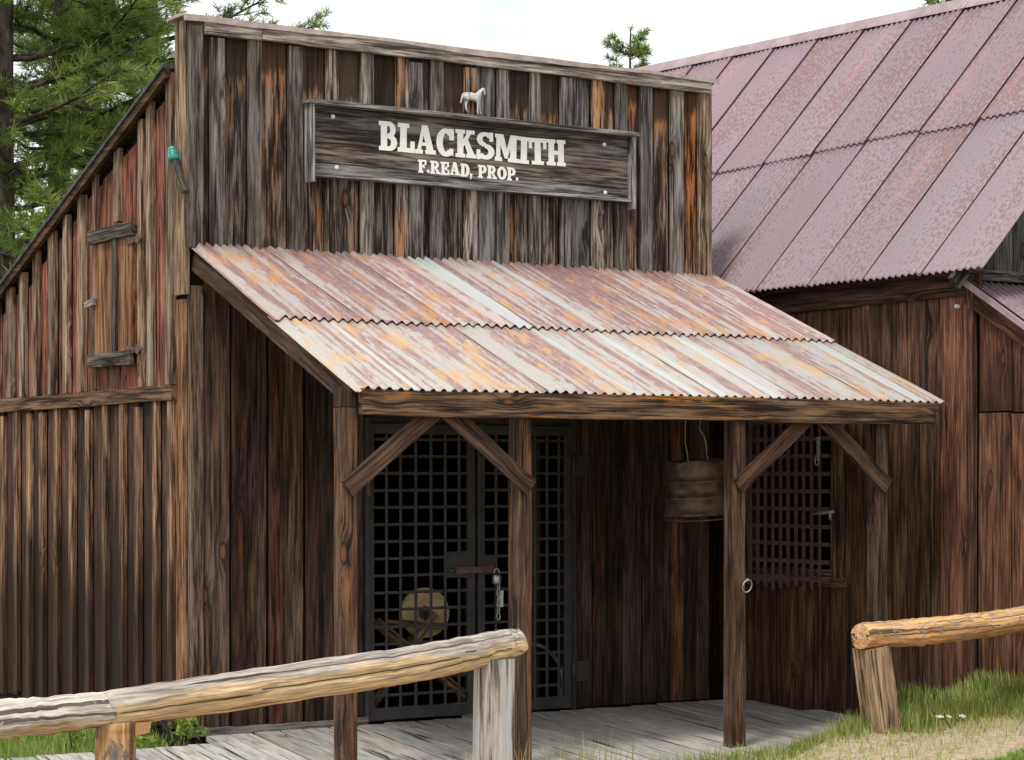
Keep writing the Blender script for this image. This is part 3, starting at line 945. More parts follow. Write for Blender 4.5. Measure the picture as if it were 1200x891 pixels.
tube('bolt', hb, [(2.045, gy_ - .03, 1.01), (2.10, gy_ - .035, 1.01)], .014, M['iron'], 8)
for zz in (1.765, .235):
    board('hinge_plate', gr_, (3.14, -.004, zz - .075), Z, X, -Y, .15, .12, .012, M['iron'], seg=1)
    tube('hinge_barrel', gr_, [(3.128, -.012, zz - .08), (3.128, -.012, zz + .08)], .016, M['iron'], 8)
tube('hinge_barrel', gl, [(1.385, -.012, .18), (1.385, -.012, .30)], .016, M['rustiron'], 8)
tube('hinge_barrel', gl, [(1.385, -.012, 1.55), (1.385, -.012, 1.67)], .016, M['rustiron'], 8)

# ring on the third post
rg = [(posts[2] + .07 + .0, PY - .068, .985 + .045)]
cxr, czr = posts[2] + .048, .985
tube('tether_ring', porch_posts[2], [(cxr + .037 * math.cos(a), PY - .068 - .012 * math.sin(a), czr + .04 * math.sin(a)) for a in np.linspace(0, 2 * math.pi, 20, endpoint=False)], .0045, M['greymetal'], 6, closed=True)
tube('ring_staple', porch_posts[2], [(cxr, PY - .05, czr + .045), (cxr, PY - .078, czr + .045), (cxr, PY - .078, czr + .03), (cxr, PY - .05, czr + .03)], .004, M['greymetal'], 6)

# ---------------------------------------------------------------- neighbouring barn
XB = 4.74
barn = thing('barn', 'brown plank barn with steep faded red corrugated roof', 'barn', (XB, -2.5, 0))
EZ, EX, PT = 3.085, 4.54, 1.15
RX = 6.82
def ridge_z(y): return 5.565 + .030 * (y + .6)
bw = boxes('side_wall', barn, [((XB + .03, -2.49, -.3), (XB + .12, -1.10, 3.2)), ((XB + .03, -.15, -.3), (XB + .12, 10, 3.2)),
                               ((XB + .03, -1.10, -.3), (XB + .12, -.15, .98)), ((XB + .03, -1.10, 2.2), (XB + .12, -.15, 3.2)),
                               ((XB + .12, 9.9, -.3), (8.8, 10, 3.3)), ((8.8, -2.3, -.3), (8.9, 10, 3.3)), ((XB + .12, -2.3, -.3), (8.8, 9.9, -.24))], M['inside'])
bs = [-2.49, -2.179, -1.848, -1.66, -1.451, -1.189, -.93, -.66, -.40, -.13, .14, .40, .68, .95, 1.2, 1.5, 1.8, 2.1, 2.4, 2.7, 3.0]
bk = [1.25, .85, 1.0, .65, .9, .65, .75, .8, .7, .7, .6, .6, .6, .6, .6, .6, .6, .6, .6, .6]
for i in range(len(bs) - 1):
    a, b = bs[i], bs[i + 1]
    k = bk[i] * random.uniform(.92, 1.1)
    tt = (k * random.uniform(1, 1.15), k, k * .95)
    parts = [(-.25, 3.15)]
    if -1.12 < (a + b) / 2 < -.13: parts = [(-.25, .955), (2.2, 3.15)]
    for z0, z1 in parts:
        board('board', bw, (XB + .029, a + .003, z0), Z, Y, -X, z1 - z0, b - a - .011, .024 + random.uniform(0, .008), M['barn'], tt, jit=.004, seg=5 if z1 - z0 > 2 else 2)
for yb, k in ((-1.66, .8), (-1.451, 1.0), (.14, .6)):
    board('batten', bw, (XB + .0, yb - .04, -.2), Z, Y, -X, 3.3, .08, .022, M['barn'], (k, k, k))
board('corner_post', bw, (XB + .0, -2.545, -.2), Z, Y, -X, 3.22, .06, .045, M['barn'], (.75, .7, .7))
# frieze under the eave
board('frieze_board', bw, (XB - .003, -2.6, 2.93), Y, Z, -X, 8, .15, .03, M['dark'], (.8, .7, .65), seg=6)
board('soffit', bw, (EX + .06, -2.6, 3.075), Y, X, Z, 9, .2, .02, M['dark'], (.7, .6, .55))
lathe('insulator_knob', bw, (XB - .022, -2.40, 2.86), [(.008, 0), (.015, .008), (.015, .02), (.010, .024), (.015, .03), (.010, .04)], M['white'], 12, axis=-X)

# roof slope facing the shop, two courses of sheets about 0.6 m wide
broof = bpy.data.objects.new('barn_roof', None)
place(broof, barn, (EX, -2.75, EZ))
SW = .602
def course_v(i): return .488
for i in range(16):
    ya = -2.76 + i * SW
    ym = ya + SW / 2
    top = Vector((RX, ym, ridge_z(ym)))
    bot = Vector((EX, ym, EZ + .006 * (ym + 2.7)))
    vd = (top - bot); ln = vd.length; vd.normalize()
    nd = Vector((-vd.z, 0, vd.x)).normalized()
    mid = .50 + .012 * (2 - i) * .6 + random.uniform(-.008, .008)
    k = random.uniform(.93, 1.05)
    al = random.choice((.0, .03, .05, .08, .12))
    o = Vector((bot.x, ya, bot.z))
    bot = bot
    sheet('roof_sheet', broof, o - Y * (SW / 9), Y, vd, nd, SW * 10 / 9, ln * mid + .1, SW / 9, .0115, M['barn_roof'], (k, k * .97, k * .98), u_off=i * 1.7, rows=4, alpha=al, lift=.007, end_jit=.004)
    k = random.uniform(.93, 1.05)
    al = random.choice((.0, .03, .06, .1, .14))
    if ya > 1.2: al = .0
    sheet('roof_sheet', broof, o - Y * (SW / 9) + vd * (ln * mid) + nd * .012, Y, vd, nd, SW * 10 / 9, ln * (1 - mid), SW / 9, .0115, M['barn_roof'],
          (k * (1.06 if ya > .4 else 1), k * .95, k * .97), u_off=i * 1.7 + 40, rows=4, alpha=al, lift=.007, end_jit=.004)
# ridge cap and the far slope
rc = []
fsr = []
ny = 24
for i in range(ny + 1):
    yy = -2.8 + i * 9.8 / ny
    z = ridge_z(yy) + .03
    rc += [(RX - .10, yy, z - .09), (RX - .02, yy, z + .012), (RX + .02, yy, z + .012), (RX + .10, yy, z - .09)]
for i in range(ny):
    for j in range(3):
        fsr.append((i * 4 + j, i * 4 + j + 1, i * 4 + 5 + j, i * 4 + 4 + j))
capm2 = plain('ridge_flashing', (.27, .19, .205), (.37, .28, .30), 5, .6, .3)
py_obj('ridge_cap', broof, rc[0], rc, fsr, capm2, smooth=True)
FX = 2 * RX - EX
py_obj('far_slope', broof, (RX, -2.75, 5.5), [(RX, -2.75, ridge_z(-2.75)), (FX, -2.75, EZ), (FX, 7, EZ), (RX, 7, ridge_z(7))], [(0, 1, 2, 3)], capm2)
# gable end
gw = py_obj('gable_wall', barn, (XB, -2.5, 0),
            [(XB + .035, -2.46, -.3), (FX - .2, -2.46, -.3), (FX - .2, -2.46, 3.25), (RX, -2.46, 5.45), (XB + .035, -2.46, 3.2), (XB + .035, -2.38, -.3), (FX - .2, -2.38, -.3), (FX - .2, -2.38, 3.25), (RX, -2.38, 5.45), (XB + .035, -2.38, 3.2)],
            [(0, 1, 2, 3, 4), (9, 8, 7, 6, 5), (0, 5, 6, 1), (1, 6, 7, 2), (2, 7, 8, 3), (3, 8, 9, 4), (4, 9, 5, 0)], M['inside'])
xx = XB + .02
while xx < XB + 2.0:
    hz = 3.2 + (xx - XB) * 1.08
    board('gable_board', gw, (xx, -2.465, 2.95), Z, X, -Y, hz - 2.95, .19, .024, M['grey'], vt(.22, .42), sk1=.19)
    xx += .196
gd = Vector((RX - EX, 0, 5.5 - EZ)).normalized()
board('barge_board', gw, (EX + .05, -2.50, EZ - .12), gd, Vector((-gd.z, 0, gd.x)), -Y, 3.2, .11, .035, M['grey'], (.3, .28, .27))
board('gable_sill', gw, (XB - .04, -2.49, 3.035), X, Z, -Y, 4.3, .075, .06, M['grey'], (.38, .36, .35))
# lean-to along the gable
lt = boxes('lean_to', barn, [((XB + .03, -4.4, -.3), (XB + .10, -2.5, 1.9)), ((XB + .03, -4.4, -.3), (9, -4.3, 1.85))], M['inside'])
lslope = .60
def lz(y): return 3.0 + lslope * (y + 2.506)
for i, (a, b, k) in enumerate(((-2.86, -2.555, 1.0), (-3.02, -2.866, 1.25), (-3.3, -3.03, 1.0), (-3.6, -3.31, 1.0), (-3.9, -3.61, .9), (-4.4, -3.91, .9))):
    mz = 2.13 - .01 * i
    board('board', lt, (XB + .02, a, -.2), Z, Y, -X, mz - .012 + .2, b - a - .011, .026, M['barn'], (k * 1.1, k, k * .92), jit=.004)
    top = lz((a + b) / 2) - .06
    if top > mz + .02:
        board('board', lt, (XB + .029, a, mz), Z, Y, -X, top - mz, b - a - .011, .026, M['barn'], (k * .8, k * .62, k * .6), sk1=lslope * (b - a), jit=.003)
ld = Vector((0, -1, -lslope)).normalized()
ln_ = Vector((0, -lslope, 1)).normalized()
board('rake_board', lt, Vector((XB - .005, -2.51, 2.995)) - ln_ * .13, ld, ln_, -X, 2.1, .115, .03, M['barn'], (.75, .55, .5))
for i in range(7):
    xa = XB - .05 + i * SW
    sheet('roof_sheet', lt, Vector((xa, -2.5, 3.03)) + ld * 2.15, X, -ld, ln_, SW * 10 / 9, 2.15, SW / 9, .0115, M['barn_roof'], (1.0, .93, .95), u_off=i * 2 + 80, alpha=.02, rows=3, lift=.008)
board('eave_flashing', lt, Vector((XB - .062, -2.5, 3.025)) - ln_ * .035, ld, ln_, -X, 2.15, .05, .008, capm2)

# barred window opening in the barn wall
wf = bpy.data.objects.new('barred_window', None)
place(wf, barn, (XB, -.6, 1.5))
board('window_frame', wf, (XB + .03, -1.18, .86), Z, Y, -X, 1.36, .10, .07, M['bat'], (.52, .46, .42))
board('window_frame', wf, (XB + .03, -.16, .86), Z, Y, -X, 1.36, .08, .06, M['bat'], (.45, .42, .4))
board('window_sill', wf, (XB + .03, -1.21, .865), Y, Z, -X, 1.13, .075, .085, M['bat'], (.5, .45, .4))
board('window_sill', wf, (XB + .03, -1.08, .945), Y, Z, -X, .92, .05, .06, M['bat'], (.62, .58, .52))
board('window_frame', wf, (XB + .03, -1.08, 2.15), Y, Z, -X, .92, .07, .06, M['bat'], (.45, .42, .4))
for yy in np.linspace(-.985, -.175, 10):
    tube('rivet', board('bar', wf, (XB - .062, yy - .017, .83 + random.uniform(-.02, .03)), Z, Y, -X, 1.36, .034, .008, M['rustiron'], jit=.002, seg=1),
         [(XB - .073, yy, 1.46), (XB - .069, yy, 1.46)], .009, M['rustiron'], 6)
for zz in np.arange(.91, 2.2, .132):
    board('bar', wf, (XB - .052, -1.09, zz - .014), Y, Z, -X, .95, .032, .008, M['rustiron'], jit=.002, seg=1)
hp = tube('hasp', wf, [(XB - .075, -.93, 1.405), (XB - .085, -1.0, 1.41), (XB - .085, -1.17, 1.425)], .013, M['greymetal'], 8)
tube('hasp_pin', hp, [(XB - .085, -1.13, 1.43), (XB - .085, -1.13, 1.36)], .011, M['greymetal'], 8)
h2 = board('latch_link', wf, (XB - .075, -1.0, 1.80), Z, Y, -X, .18, .03, .01, M['greymetal'], (1, 1, 1), seg=1)
tube('link_pin', h2, [(XB - .09, -.94, 1.965), (XB - .09, -1.02, 1.965)], .009, M['greymetal'], 6)
tube('link_eye', h2, [(XB - .09, -.985 + .022 * math.cos(a), 1.80 + .035 * math.sin(a)) for a in np.linspace(0, 2 * math.pi, 12, endpoint=False)], .006, M['greymetal'], 6, closed=True)

# ---------------------------------------------------------------- the sign
sign = thing('shop_sign', 'long grey wooden sign lettered in white slab capitals on the false front', 'sign', (2.22, -.06, 3.755))
SX0, SX1, SZ0, SZ1 = .895, 3.565, 3.765, 4.235
board('sign_plank', sign, (SX0, -.058, 4.055), X, Z, -Y, SX1 - SX0, .18, .026, M['sign'], (.85, .85, .87), jit=.002, seg=4)
board('sign_plank', sign, (SX0, -.058, 3.84), X, Z, -Y, SX1 - SX0, .213, .025, M['sign'], (1.1, 1.0, .93), jit=.002, seg=4)
board('sign_plank', sign, (SX0, -.058, 3.765), X, Z, -Y, SX1 - SX0, .074, .027, M['grey'], (.72, .72, .73), jit=.002, seg=4)
board('frame_board', sign, (SX0 - .06, -.058, 4.236), X, Y * -1, Z, SX1 - SX0 + .12, .10, .028, M['grey'], (1.0, 1.02, 1.03), jit=.003, seg=4)
board('frame_board', sign, (SX0, -.058, 3.742), X, Y * -1, Z, SX1 - SX0, .075, .022, M['grey'], (.95, .97, 1.0), jit=.003, seg=4)
board('frame_board', sign, (SX0 - .04, -.059, 3.70), Z, X, -Y, .534, .038, .085, M['grey'], (1.1, 1.13, 1.18), jit=.002)
board('frame_board', sign, (SX1 + .002, -.059, 3.69), Z, X, -Y, .544, .038, .085, M['grey'], (1.05, 1.08, 1.15), jit=.002)
for bx, bz in ((1.06, 4.165), (1.09, 3.815), (3.35, 4.16), (3.36, 3.80)):
    lathe('bolt', sign, (bx, -.082, bz), [(.017, 0), (.016, .008), (.010, .014)], M['white'], 10, axis=-Y)

def rect(x0, y0, x1, y1): return [(x0, y0), (x1, y0), (x1, y1), (x0, y1)]
def ring(cx, cy, ox, oy, ix, iy, a0, a1, n=12):
    out = []
    for i in range(n):
        p, q = R(a0 + (a1 - a0) * i / n), R(a0 + (a1 - a0) * (i + 1) / n)
        out.append([(cx + ix * math.cos(p), cy + iy * math.sin(p)), (cx + ox * math.cos(p), cy + oy * math.sin(p)),
                    (cx + ox * math.cos(q), cy + oy * math.sin(q)), (cx + ix * math.cos(q), cy + iy * math.sin(q))])
    return out
LT = {
 'B': [rect(.1, 0, .38, 1), rect(0, .85, .5, 1), rect(.38, .43, .5, .57), rect(0, 0, .5, .15)] + ring(.5, .725, .33, .275, .10, .12, -90, 90) + ring(.5, .285, .40, .285, .13, .13, -90, 90),
 'L': [rect(.12, 0, .42, 1), rect(0, .85, .55, 1), rect(0, 0, .85, .16), rect(.66, .1, .85, .40)],
 'A': [[(.10, .08), (.24, .08), (.5, .9), (.40, 1)], [(.36, 1), (.64, 1), (.96, .08), (.64, .08)], rect(.25, .28, .75, .40), rect(0, 0, .36, .15), rect(.54, 0, 1.06, .15)],
 'C': ring(.5, .5, .5, .5, .20, .33, 48, 312, 18) + [rect(.70, .60, .90, 1.0), rect(.72, .06, .88, .30)],
 'K': [rect(.1, 0, .38, 1), rect(0, .86, .48, 1), rect(0, 0, .48, .14), [(.36, .36), (.36, .56), (.66, .92), (.86, .92)], [(.44, .58), (.62, .68), (1.0, .1), (.68, .1)], rect(.58, .86, 1.0, 1), rect(.58, 0, 1.08, .14)],
 'S': ring(.48, .735, .44, .265, .18, .12, 25, 270, 14) + ring(.48, .285, .48, .285, .20, .13, -155, 90, 14) + [rect(.74, .66, .90, 1.0), rect(.02, 0, .18, .36)],
 'M': [rect(.08, 0, .26, 1), rect(.86, 0, 1.16, 1), [(.10, 1), (.42, 1), (.70, .25), (.56, .12)], [(.56, .12), (.66, .12), (1.0, 1), (.86, 1)], rect(0, 0, .36, .15), rect(.74, 0, 1.28, .15), rect(0, .86, .36, 1), rect(.86, .86, 1.28, 1)],
 'I': [rect(.12, 0, .42, 1), rect(0, .86, .54, 1), rect(0, 0, .54, .14)],
 'T': [rect(.33, 0, .63, 1), rect(0, .84, .96, 1), rect(0, .60, .14, 1), rect(.82, .60, .96, 1), rect(.16, 0, .80, .14)],
 'H': [rect(.1, 0, .38, 1), rect(.66, 0, .94, 1), rect(.3, .42, .75, .57), rect(0, .86, .46, 1), rect(.58, .86, 1.04, 1), rect(0, 0, .46, .14), rect(.58, 0, 1.04, .14)],
 'F': [rect(.1, 0, .38, 1), rect(0, .85, .85, 1), rect(.70, .62, .85, 1), rect(.38, .44, .62, .57), rect(.56, .36, .66, .66), rect(0, 0, .5, .14)],
 'R': [rect(.1, 0, .38, 1), rect(0, .85, .5, 1), rect(.38, .42, .5, .56), rect(0, 0, .46, .14), [(.44, .45), (.66, .45), (.98, .1), (.70, .1)], rect(.62, 0, 1.04, .14)] + ring(.5, .71, .38, .29, .12, .13, -90, 90),
 'E': [rect(.1, 0, .38, 1), rect(0, .85, .85, 1), rect(0, 0, .88, .15), rect(.71, .62, .85, 1), rect(.73, 0, .88, .38), rect(.38, .43, .62, .57), rect(.56, .34, .66, .66)],
 'D': [rect(.1, 0, .38, 1), rect(0, .85, .45, 1), rect(0, 0, .45, .15)] + ring(.45, .5, .50, .5, .20, .34, -90, 90, 14),
 'P': [rect(.1, 0, .38, 1), rect(0, .85, .5, 1), rect(.38, .38, .5, .53), rect(0, 0, .5, .14)] + ring(.5, .69, .40, .31, .13, .15, -90, 90),
 'O': ring(.5, .5, .5, .5, .20, .33, 0, 360, 24),
 '.': [rect(0, 0, .24, .24)], ',': [rect(0, 0, .24, .24), [(.10, 0), (.24, 0), (.06, -.22), (0, -.18)]],
}
LW = {'B': .92, 'L': .87, 'A': 1.06, 'C': 1.0, 'K': 1.08, 'S': .96, 'M': 1.28, 'I': .54, 'T': .96, 'H': 1.04, 'F': .86, 'R': 1.04, 'E': .9, 'D': .96, 'P': .92, 'O': 1.0, '.': .26, ',': .26}
def lettering(text, x0, x1, z0a, z0b, ha, hb, gap, spaces=None):
    tot = sum((LW[c] if c != ' ' else .45) for c in text) + gap * (len(text) - 1)
    sx = (x1 - x0) / tot
    cur = x0
    for c in text:
        if c == ' ':
            cur += (.45 + gap) * sx; continue
        f = (cur - x0) / (x1 - x0)
        h = ha + (hb - ha) * f
        zb = z0a + (z0b - z0a) * f + random.uniform(-.003, .003)
        rot = R(random.uniform(-1.2, 1.2))
        vs, fs = [], []
        bold = [[(px + o, pz) for (px, pz) in poly] for poly in LT[c] for o in ((0, .045) if c not in '.,' else (0,))]
        for q, poly in enumerate(bold):
            b = len(vs)
            yq = -.0870 - .00012 * (q % 3) - .00001 * q
            for (px, pz) in poly:
                a, d = px * sx, pz * h
                vs.append((cur + a * math.cos(rot) - d * math.sin(rot), yq, zb + d * math.cos(rot) + a * math.sin(rot)))
            ar = sum(poly[i][0] * poly[(i + 1) % len(poly)][1] - poly[(i + 1) % len(poly)][0] * poly[i][1] for i in range(len(poly)))
            f_ = list(range(b, b + len(poly)))
            fs.append(f_ if ar > 0 else f_[::-1])
            m_ = len(poly)
            vs += [(v[0], -.0845, v[2]) for v in vs[b:b + m_]]
            for i in range(m_):
                j = (i + 1) % m_
                fs.append((b + i, b + m_ + i, b + m_ + j, b + j) if ar > 0 else (b + j, b + m_ + j, b + m_ + i, b + i))
        py_obj('letter', sign, vs[0], vs, fs, M['paint'])
        cur += (LW[c] + gap) * sx
lettering('BLACKSMITH', 1.425, 2.995, 3.965, 3.965, .205, .19, .055)
lettering('F.READ, PROP.', 1.742, 2.585, 3.832, 3.832, .092, .095, .085)

# ---------------------------------------------------------------- little white horse above the sign
horse = thing('horse_figure', 'small white horse figure standing above the shop sign', 'horse figure', (2.22, -.10, 4.264))
def skin(name, parent, loc, pts, edges, mat, sub=2, root=0):
    loc = Vector(loc)
    me = bpy.data.meshes.new(name)
    me.from_pydata([tuple(p[:3]) for p in pts], edges, [])
    me.update()
    o = bpy.data.objects.new(name, me)
    place(o, parent, loc)
    me.skin_vertices.new() if hasattr(me.skin_vertices, 'new') else None
    md = o.modifiers.new('skin', 'SKIN')
    if not me.skin_vertices:
        pass
    for i, p in enumerate(pts):
        sv = me.skin_vertices[0].data[i]
        sv.radius = (p[3], p[3])
        sv.use_root = (i == root)
    md.use_smooth_shade = True
    s = o.modifiers.new('subdivision', 'SUBSURF')
    s.levels = sub; s.render_levels = sub
    me.materials.append(mat)
    return o
S = .00725 / 14.85 * 1.0
def hp_(px, pz, r, dy=0.0): return ((px - 520) * S * .98, dy, (640 - pz) * S * 1.0 + .0, r)
hpts = [hp_(470, 360, .024), hp_(380, 360, .026), hp_(350, 350, .018), hp_(560, 365, .027), hp_(605, 340, .020), hp_(655, 270, .013), hp_(700, 240, .012), hp_(722, 290, .008), hp_(725, 330, .006),
        hp_(345, 335, .006), hp_(325, 400, .008), hp_(297, 490, .004),
        hp_(395, 430, .014, -.012), hp_(378, 500, .008, -.012), hp_(382, 575, .006, -.012), hp_(400, 592, .006, -.012),
        hp_(410, 430, .014, .012), hp_(400, 500, .008, .012), hp_(425, 570, .006, .012), hp_(440, 600, .006, .012),
        hp_(585, 430, .012, -.012), hp_(586, 500, .007, -.012), hp_(580, 590, .005, -.012), hp_(592, 625, .006, -.012),
        hp_(640, 430, .011, .010), hp_(645, 500, .007, .010), hp_(652, 580, .005, .010), hp_(675, 610, .006, .010),
        hp_(712, 222, .004)]
hed = [(0, 1), (1, 2), (0, 3), (3, 4), (4, 5), (5, 6), (6, 7), (7, 8), (2, 9), (9, 10), (10, 11), (1, 12), (12, 13), (13, 14), (14, 15), (1, 16), (16, 17), (17, 18), (18, 19),
       (3, 20), (20, 21), (21, 22), (22, 23), (4, 24), (24, 25), (25, 26), (26, 27), (6, 28)]
skin('body', horse, (2.19, -.10, 4.275), hpts, hed, M['horse'], 2)
tube('support_pin', horse, [(2.19 + hpts[0][0], -.10, 4.40), (2.19 + hpts[0][0], -.055, 4.40)], .004, M['iron'], 6)

# ---------------------------------------------------------------- glass insulator on its bracket
ins = thing('glass_insulator', 'teal glass insulator on a leaning wooden peg at the shop corner', 'insulator', (-.08, -.05, 3.62))
ax = Vector((0, .36, 1)).normalized()
pb = Vector((-.075, .035, 3.81))
lathe('glass', ins, pb, [(0.0340, -0.0246), (0.0385, -0.0205), (0.0407, 0.0000), (0.0370, 0.0148), (0.0326, 0.0180), (0.0355, 0.0230), (0.0333, 0.0394), (0.0281, 0.0426), (0.0311, 0.0476), (0.0281, 0.0656), (0.0222, 0.0754), (0.0089, 0.0804)], M['glass'], 20, axis=ax)
beam_pts('bracket', ins, (-.045, -.09, 3.57), (-.072, .025, 3.80), .045, .04, M['grey'], up=X, tint=(.5, .47, .45))
tube('peg', ins, [(-.060, -.02, 3.71), (-.075, .04, 3.84)], .014, M['post'], 8)

# ---------------------------------------------------------------- rusted drum hanging in the porch
dr = thing('hanging_drum', 'crumpled rusty ribbed drum hanging by wire under the porch', 'drum', (3.33, -1.2, 1.41))
n = 36
prof = [(.228, 0), (.240, .006), (.240, .016), (.226, .03), (.222, .07), (.224, .11), (.240, .122), (.244, .130), (.238, .138), (.222, .15), (.220, .19), (.222, .225), (.238, .236), (.242, .244), (.236, .252), (.220, .265), (.219, .30), (.222, .34), (.228, .372), (.234, .378), (.232, .386)]
vs, fs = [], []
for i, (r, h) in enumerate(prof):
    for j in range(n):
        an = 2 * math.pi * j / n
        cr = 1 + .025 * math.sin(3 * an + h * 9) + .02 * math.sin(7 * an + h * 31) + random.uniform(-.008, .008)
        vs.append((3.35 + .93 * r * cr * math.cos(an), -1.2 + .93 * r * cr * math.sin(an), 1.41 + h + .012 * math.cos(an) + .008 * math.sin(5 * an) * (h > .3)))
m_ = len(prof)
for i in range(m_ - 1):
    for j in range(n):
        k = (j + 1) % n
        fs.append((i * n + j, i * n + k, (i + 1) * n + k, (i + 1) * n + j))
b0 = len(vs)
vs += [(3.35 + (v[0] - 3.35) * .97, -1.2 + (v[1] + 1.2) * .97, v[2]) for v in vs]
fs += [tuple(b0 + q for q in f[::-1]) for f in fs[:(m_ - 1) * n]]
for j in range(n):
    k = (j + 1) % n
    fs += [(j, b0 + j, b0 + k, k), ((m_ - 1) * n + j, (m_ - 1) * n + k, b0 + (m_ - 1) * n + k, b0 + (m_ - 1) * n + j)]
py_obj('shell', dr, (3.33, -1.2, 1.41), vs, fs, M['drum'], smooth=True)
tube('loose_hoop', dr, [(3.35 + .228 * math.cos(a), -1.2 + .228 * math.sin(a), 1.395 + .02 * math.sin(a + 1)) for a in np.linspace(0, 2 * math.pi, 30, endpoint=False)], .006, M['drum'], 6, closed=True)
tube('wire', dr, [(3.40, -1.28, 1.79), (3.40, -1.26, 1.84), (3.405, -1.25, 1.90), (3.385, -1.25, 1.97), (3.34, -1.25, 2.02), (3.36, -1.24, 2.06), (3.37, -1.22, 2.2), (3.36, -1.2, 2.62)], .004, M['greymetal'], 6)
tube('wire', dr, [(3.21, -1.30, 1.76), (3.215, -1.28, 1.84), (3.21, -1.26, 1.92), (3.22, -1.25, 2.1), (3.24, -1.2, 2.62)], .005, M['rope'], 6)

# ---------------------------------------------------------------- padlock and chain on the gates
pl = thing('padlock', 'steel padlock hanging from the hasp of the barred gates', 'padlock', (2.425, -.03, .90))
lathe('lock_body', pl, (2.425, -.045, .905), [(.030, 0), (.034, .006), (.034, .06), (.028, .068)], M['brass'], 14)
tube('shackle', pl, [(2.425 + .022 * math.cos(a), -.045, .972 + (.0 if a in (0, math.pi) else .034 * math.sin(a)) + .012) for a in np.linspace(0, math.pi, 9)], .006, M['greymetal'], 8)
ch_ = thing('gate_chain', 'grey chain hanging loose below the padlock on the gates', 'chain', (2.445, -.03, .6))
for i in range(6):
    zc = .88 - i * .042
    fl = i % 2
    tube('link', ch_, [(2.45 + (.014 * math.cos(a) if fl else 0), -.03 + (0 if fl else .014 * math.cos(a)), zc + .028 * math.sin(a)) for a in np.linspace(0, 2 * math.pi, 10, endpoint=False)], .0055, M['greymetal'], 5, closed=True)
ptag = thing('paper_tag', 'small pale tag hanging beside the chain on the right gate', 'tag', (2.475, -.02, .74))
board('card', ptag, (2.455, -.018, .735), Z, X, -Y, .12, .045, .003, M['white'], seg=2, jit=.003)

# ---------------------------------------------------------------- inside: grindstone and an iron hoop
gs = thing('grindstone', 'round tan grindstone on a timber stand behind the left gate', 'grindstone', (2.05, .35, -.06))
gax = Vector((-.35, -1, .02)).normalized()
gcn = Vector((2.05, .35, .69))
gside = Vector((-gax.y, gax.x, 0)).normalized()
lathe('stone', gs, gcn - gax * .03, [(.03, 0), (.17, 0), (.182, .006), (.182, .054), (.17, .06), (.03, .06)], M['stone'], 40, axis=gax, smooth=False)
lathe('axle', gs, gcn - gax * .16, [(.016, 0), (.016, .32)], M['iron'], 8, axis=gax)
lathe('hub', gs, gcn + gax * .028, [(.055, 0), (.055, .014), (.03, .02)], M['rustiron'], 6, axis=gax, smooth=False)
gt = (.9, .75, .6)
for s in (-1, 1):
    o_ = gax * .10 * s
    beam_pts('leg', gs, gcn + o_ + gside * .06 + Z * .0, gcn + o_ - gside * .45 - Z * .73, .06, .04, M['bat'], tint=gt)
    beam_pts('leg', gs, gcn + o_ * 1.3 - gside * .38 + Z * -.05, gcn + o_ * 1.3 + gside * .40 - Z * .70, .06, .04, M['bat'], tint=gt)
    beam_pts('rail', gs, gcn + o_ * 1.1 - gside * .34 - Z * .48, gcn + o_ * 1.1 + gside * .32 - Z * .44, .05, .03, M['bat'], tint=gt)
beam_pts('seat_arm', gs, gcn - gside * .30 - Z * .06 + gax * .14, gcn + gside * .14 - Z * .10 + gax * .14, .05, .03, M['bat'], tint=gt)
hoop = thing('iron_hoop', 'pale bent iron hoop leaning inside the right gate', 'hoop', (2.98, .35, 0))
tube('band', hoop, [(2.98 + .26 * math.cos(a), .30 + .06 * math.sin(a), .16 + .26 * math.sin(a)) for a in np.linspace(0, 2 * math.pi, 36, endpoint=False)], .016, M['greymetal'], 8, closed=True)
hp2 = thing('timber_prop', 'upright dark plank leaning just inside the right gate', 'plank', (2.95, .4, 0))
board('plank', hp2, (2.93, .42, -.055), Z, X, -Y, 2.0, .16, .04, M['dark'], (1.2, 1.1, 1.0))
stk = tube('stick', None, [(2.10, -.10, DZ + .012), (2.17, -.105, DZ + .014), (2.26, -.095, DZ + .012)], [.009, .011, .008], M['log_mid'], 7)
tag(stk, 'short pale stick lying on the boardwalk below the gates', 'stick')

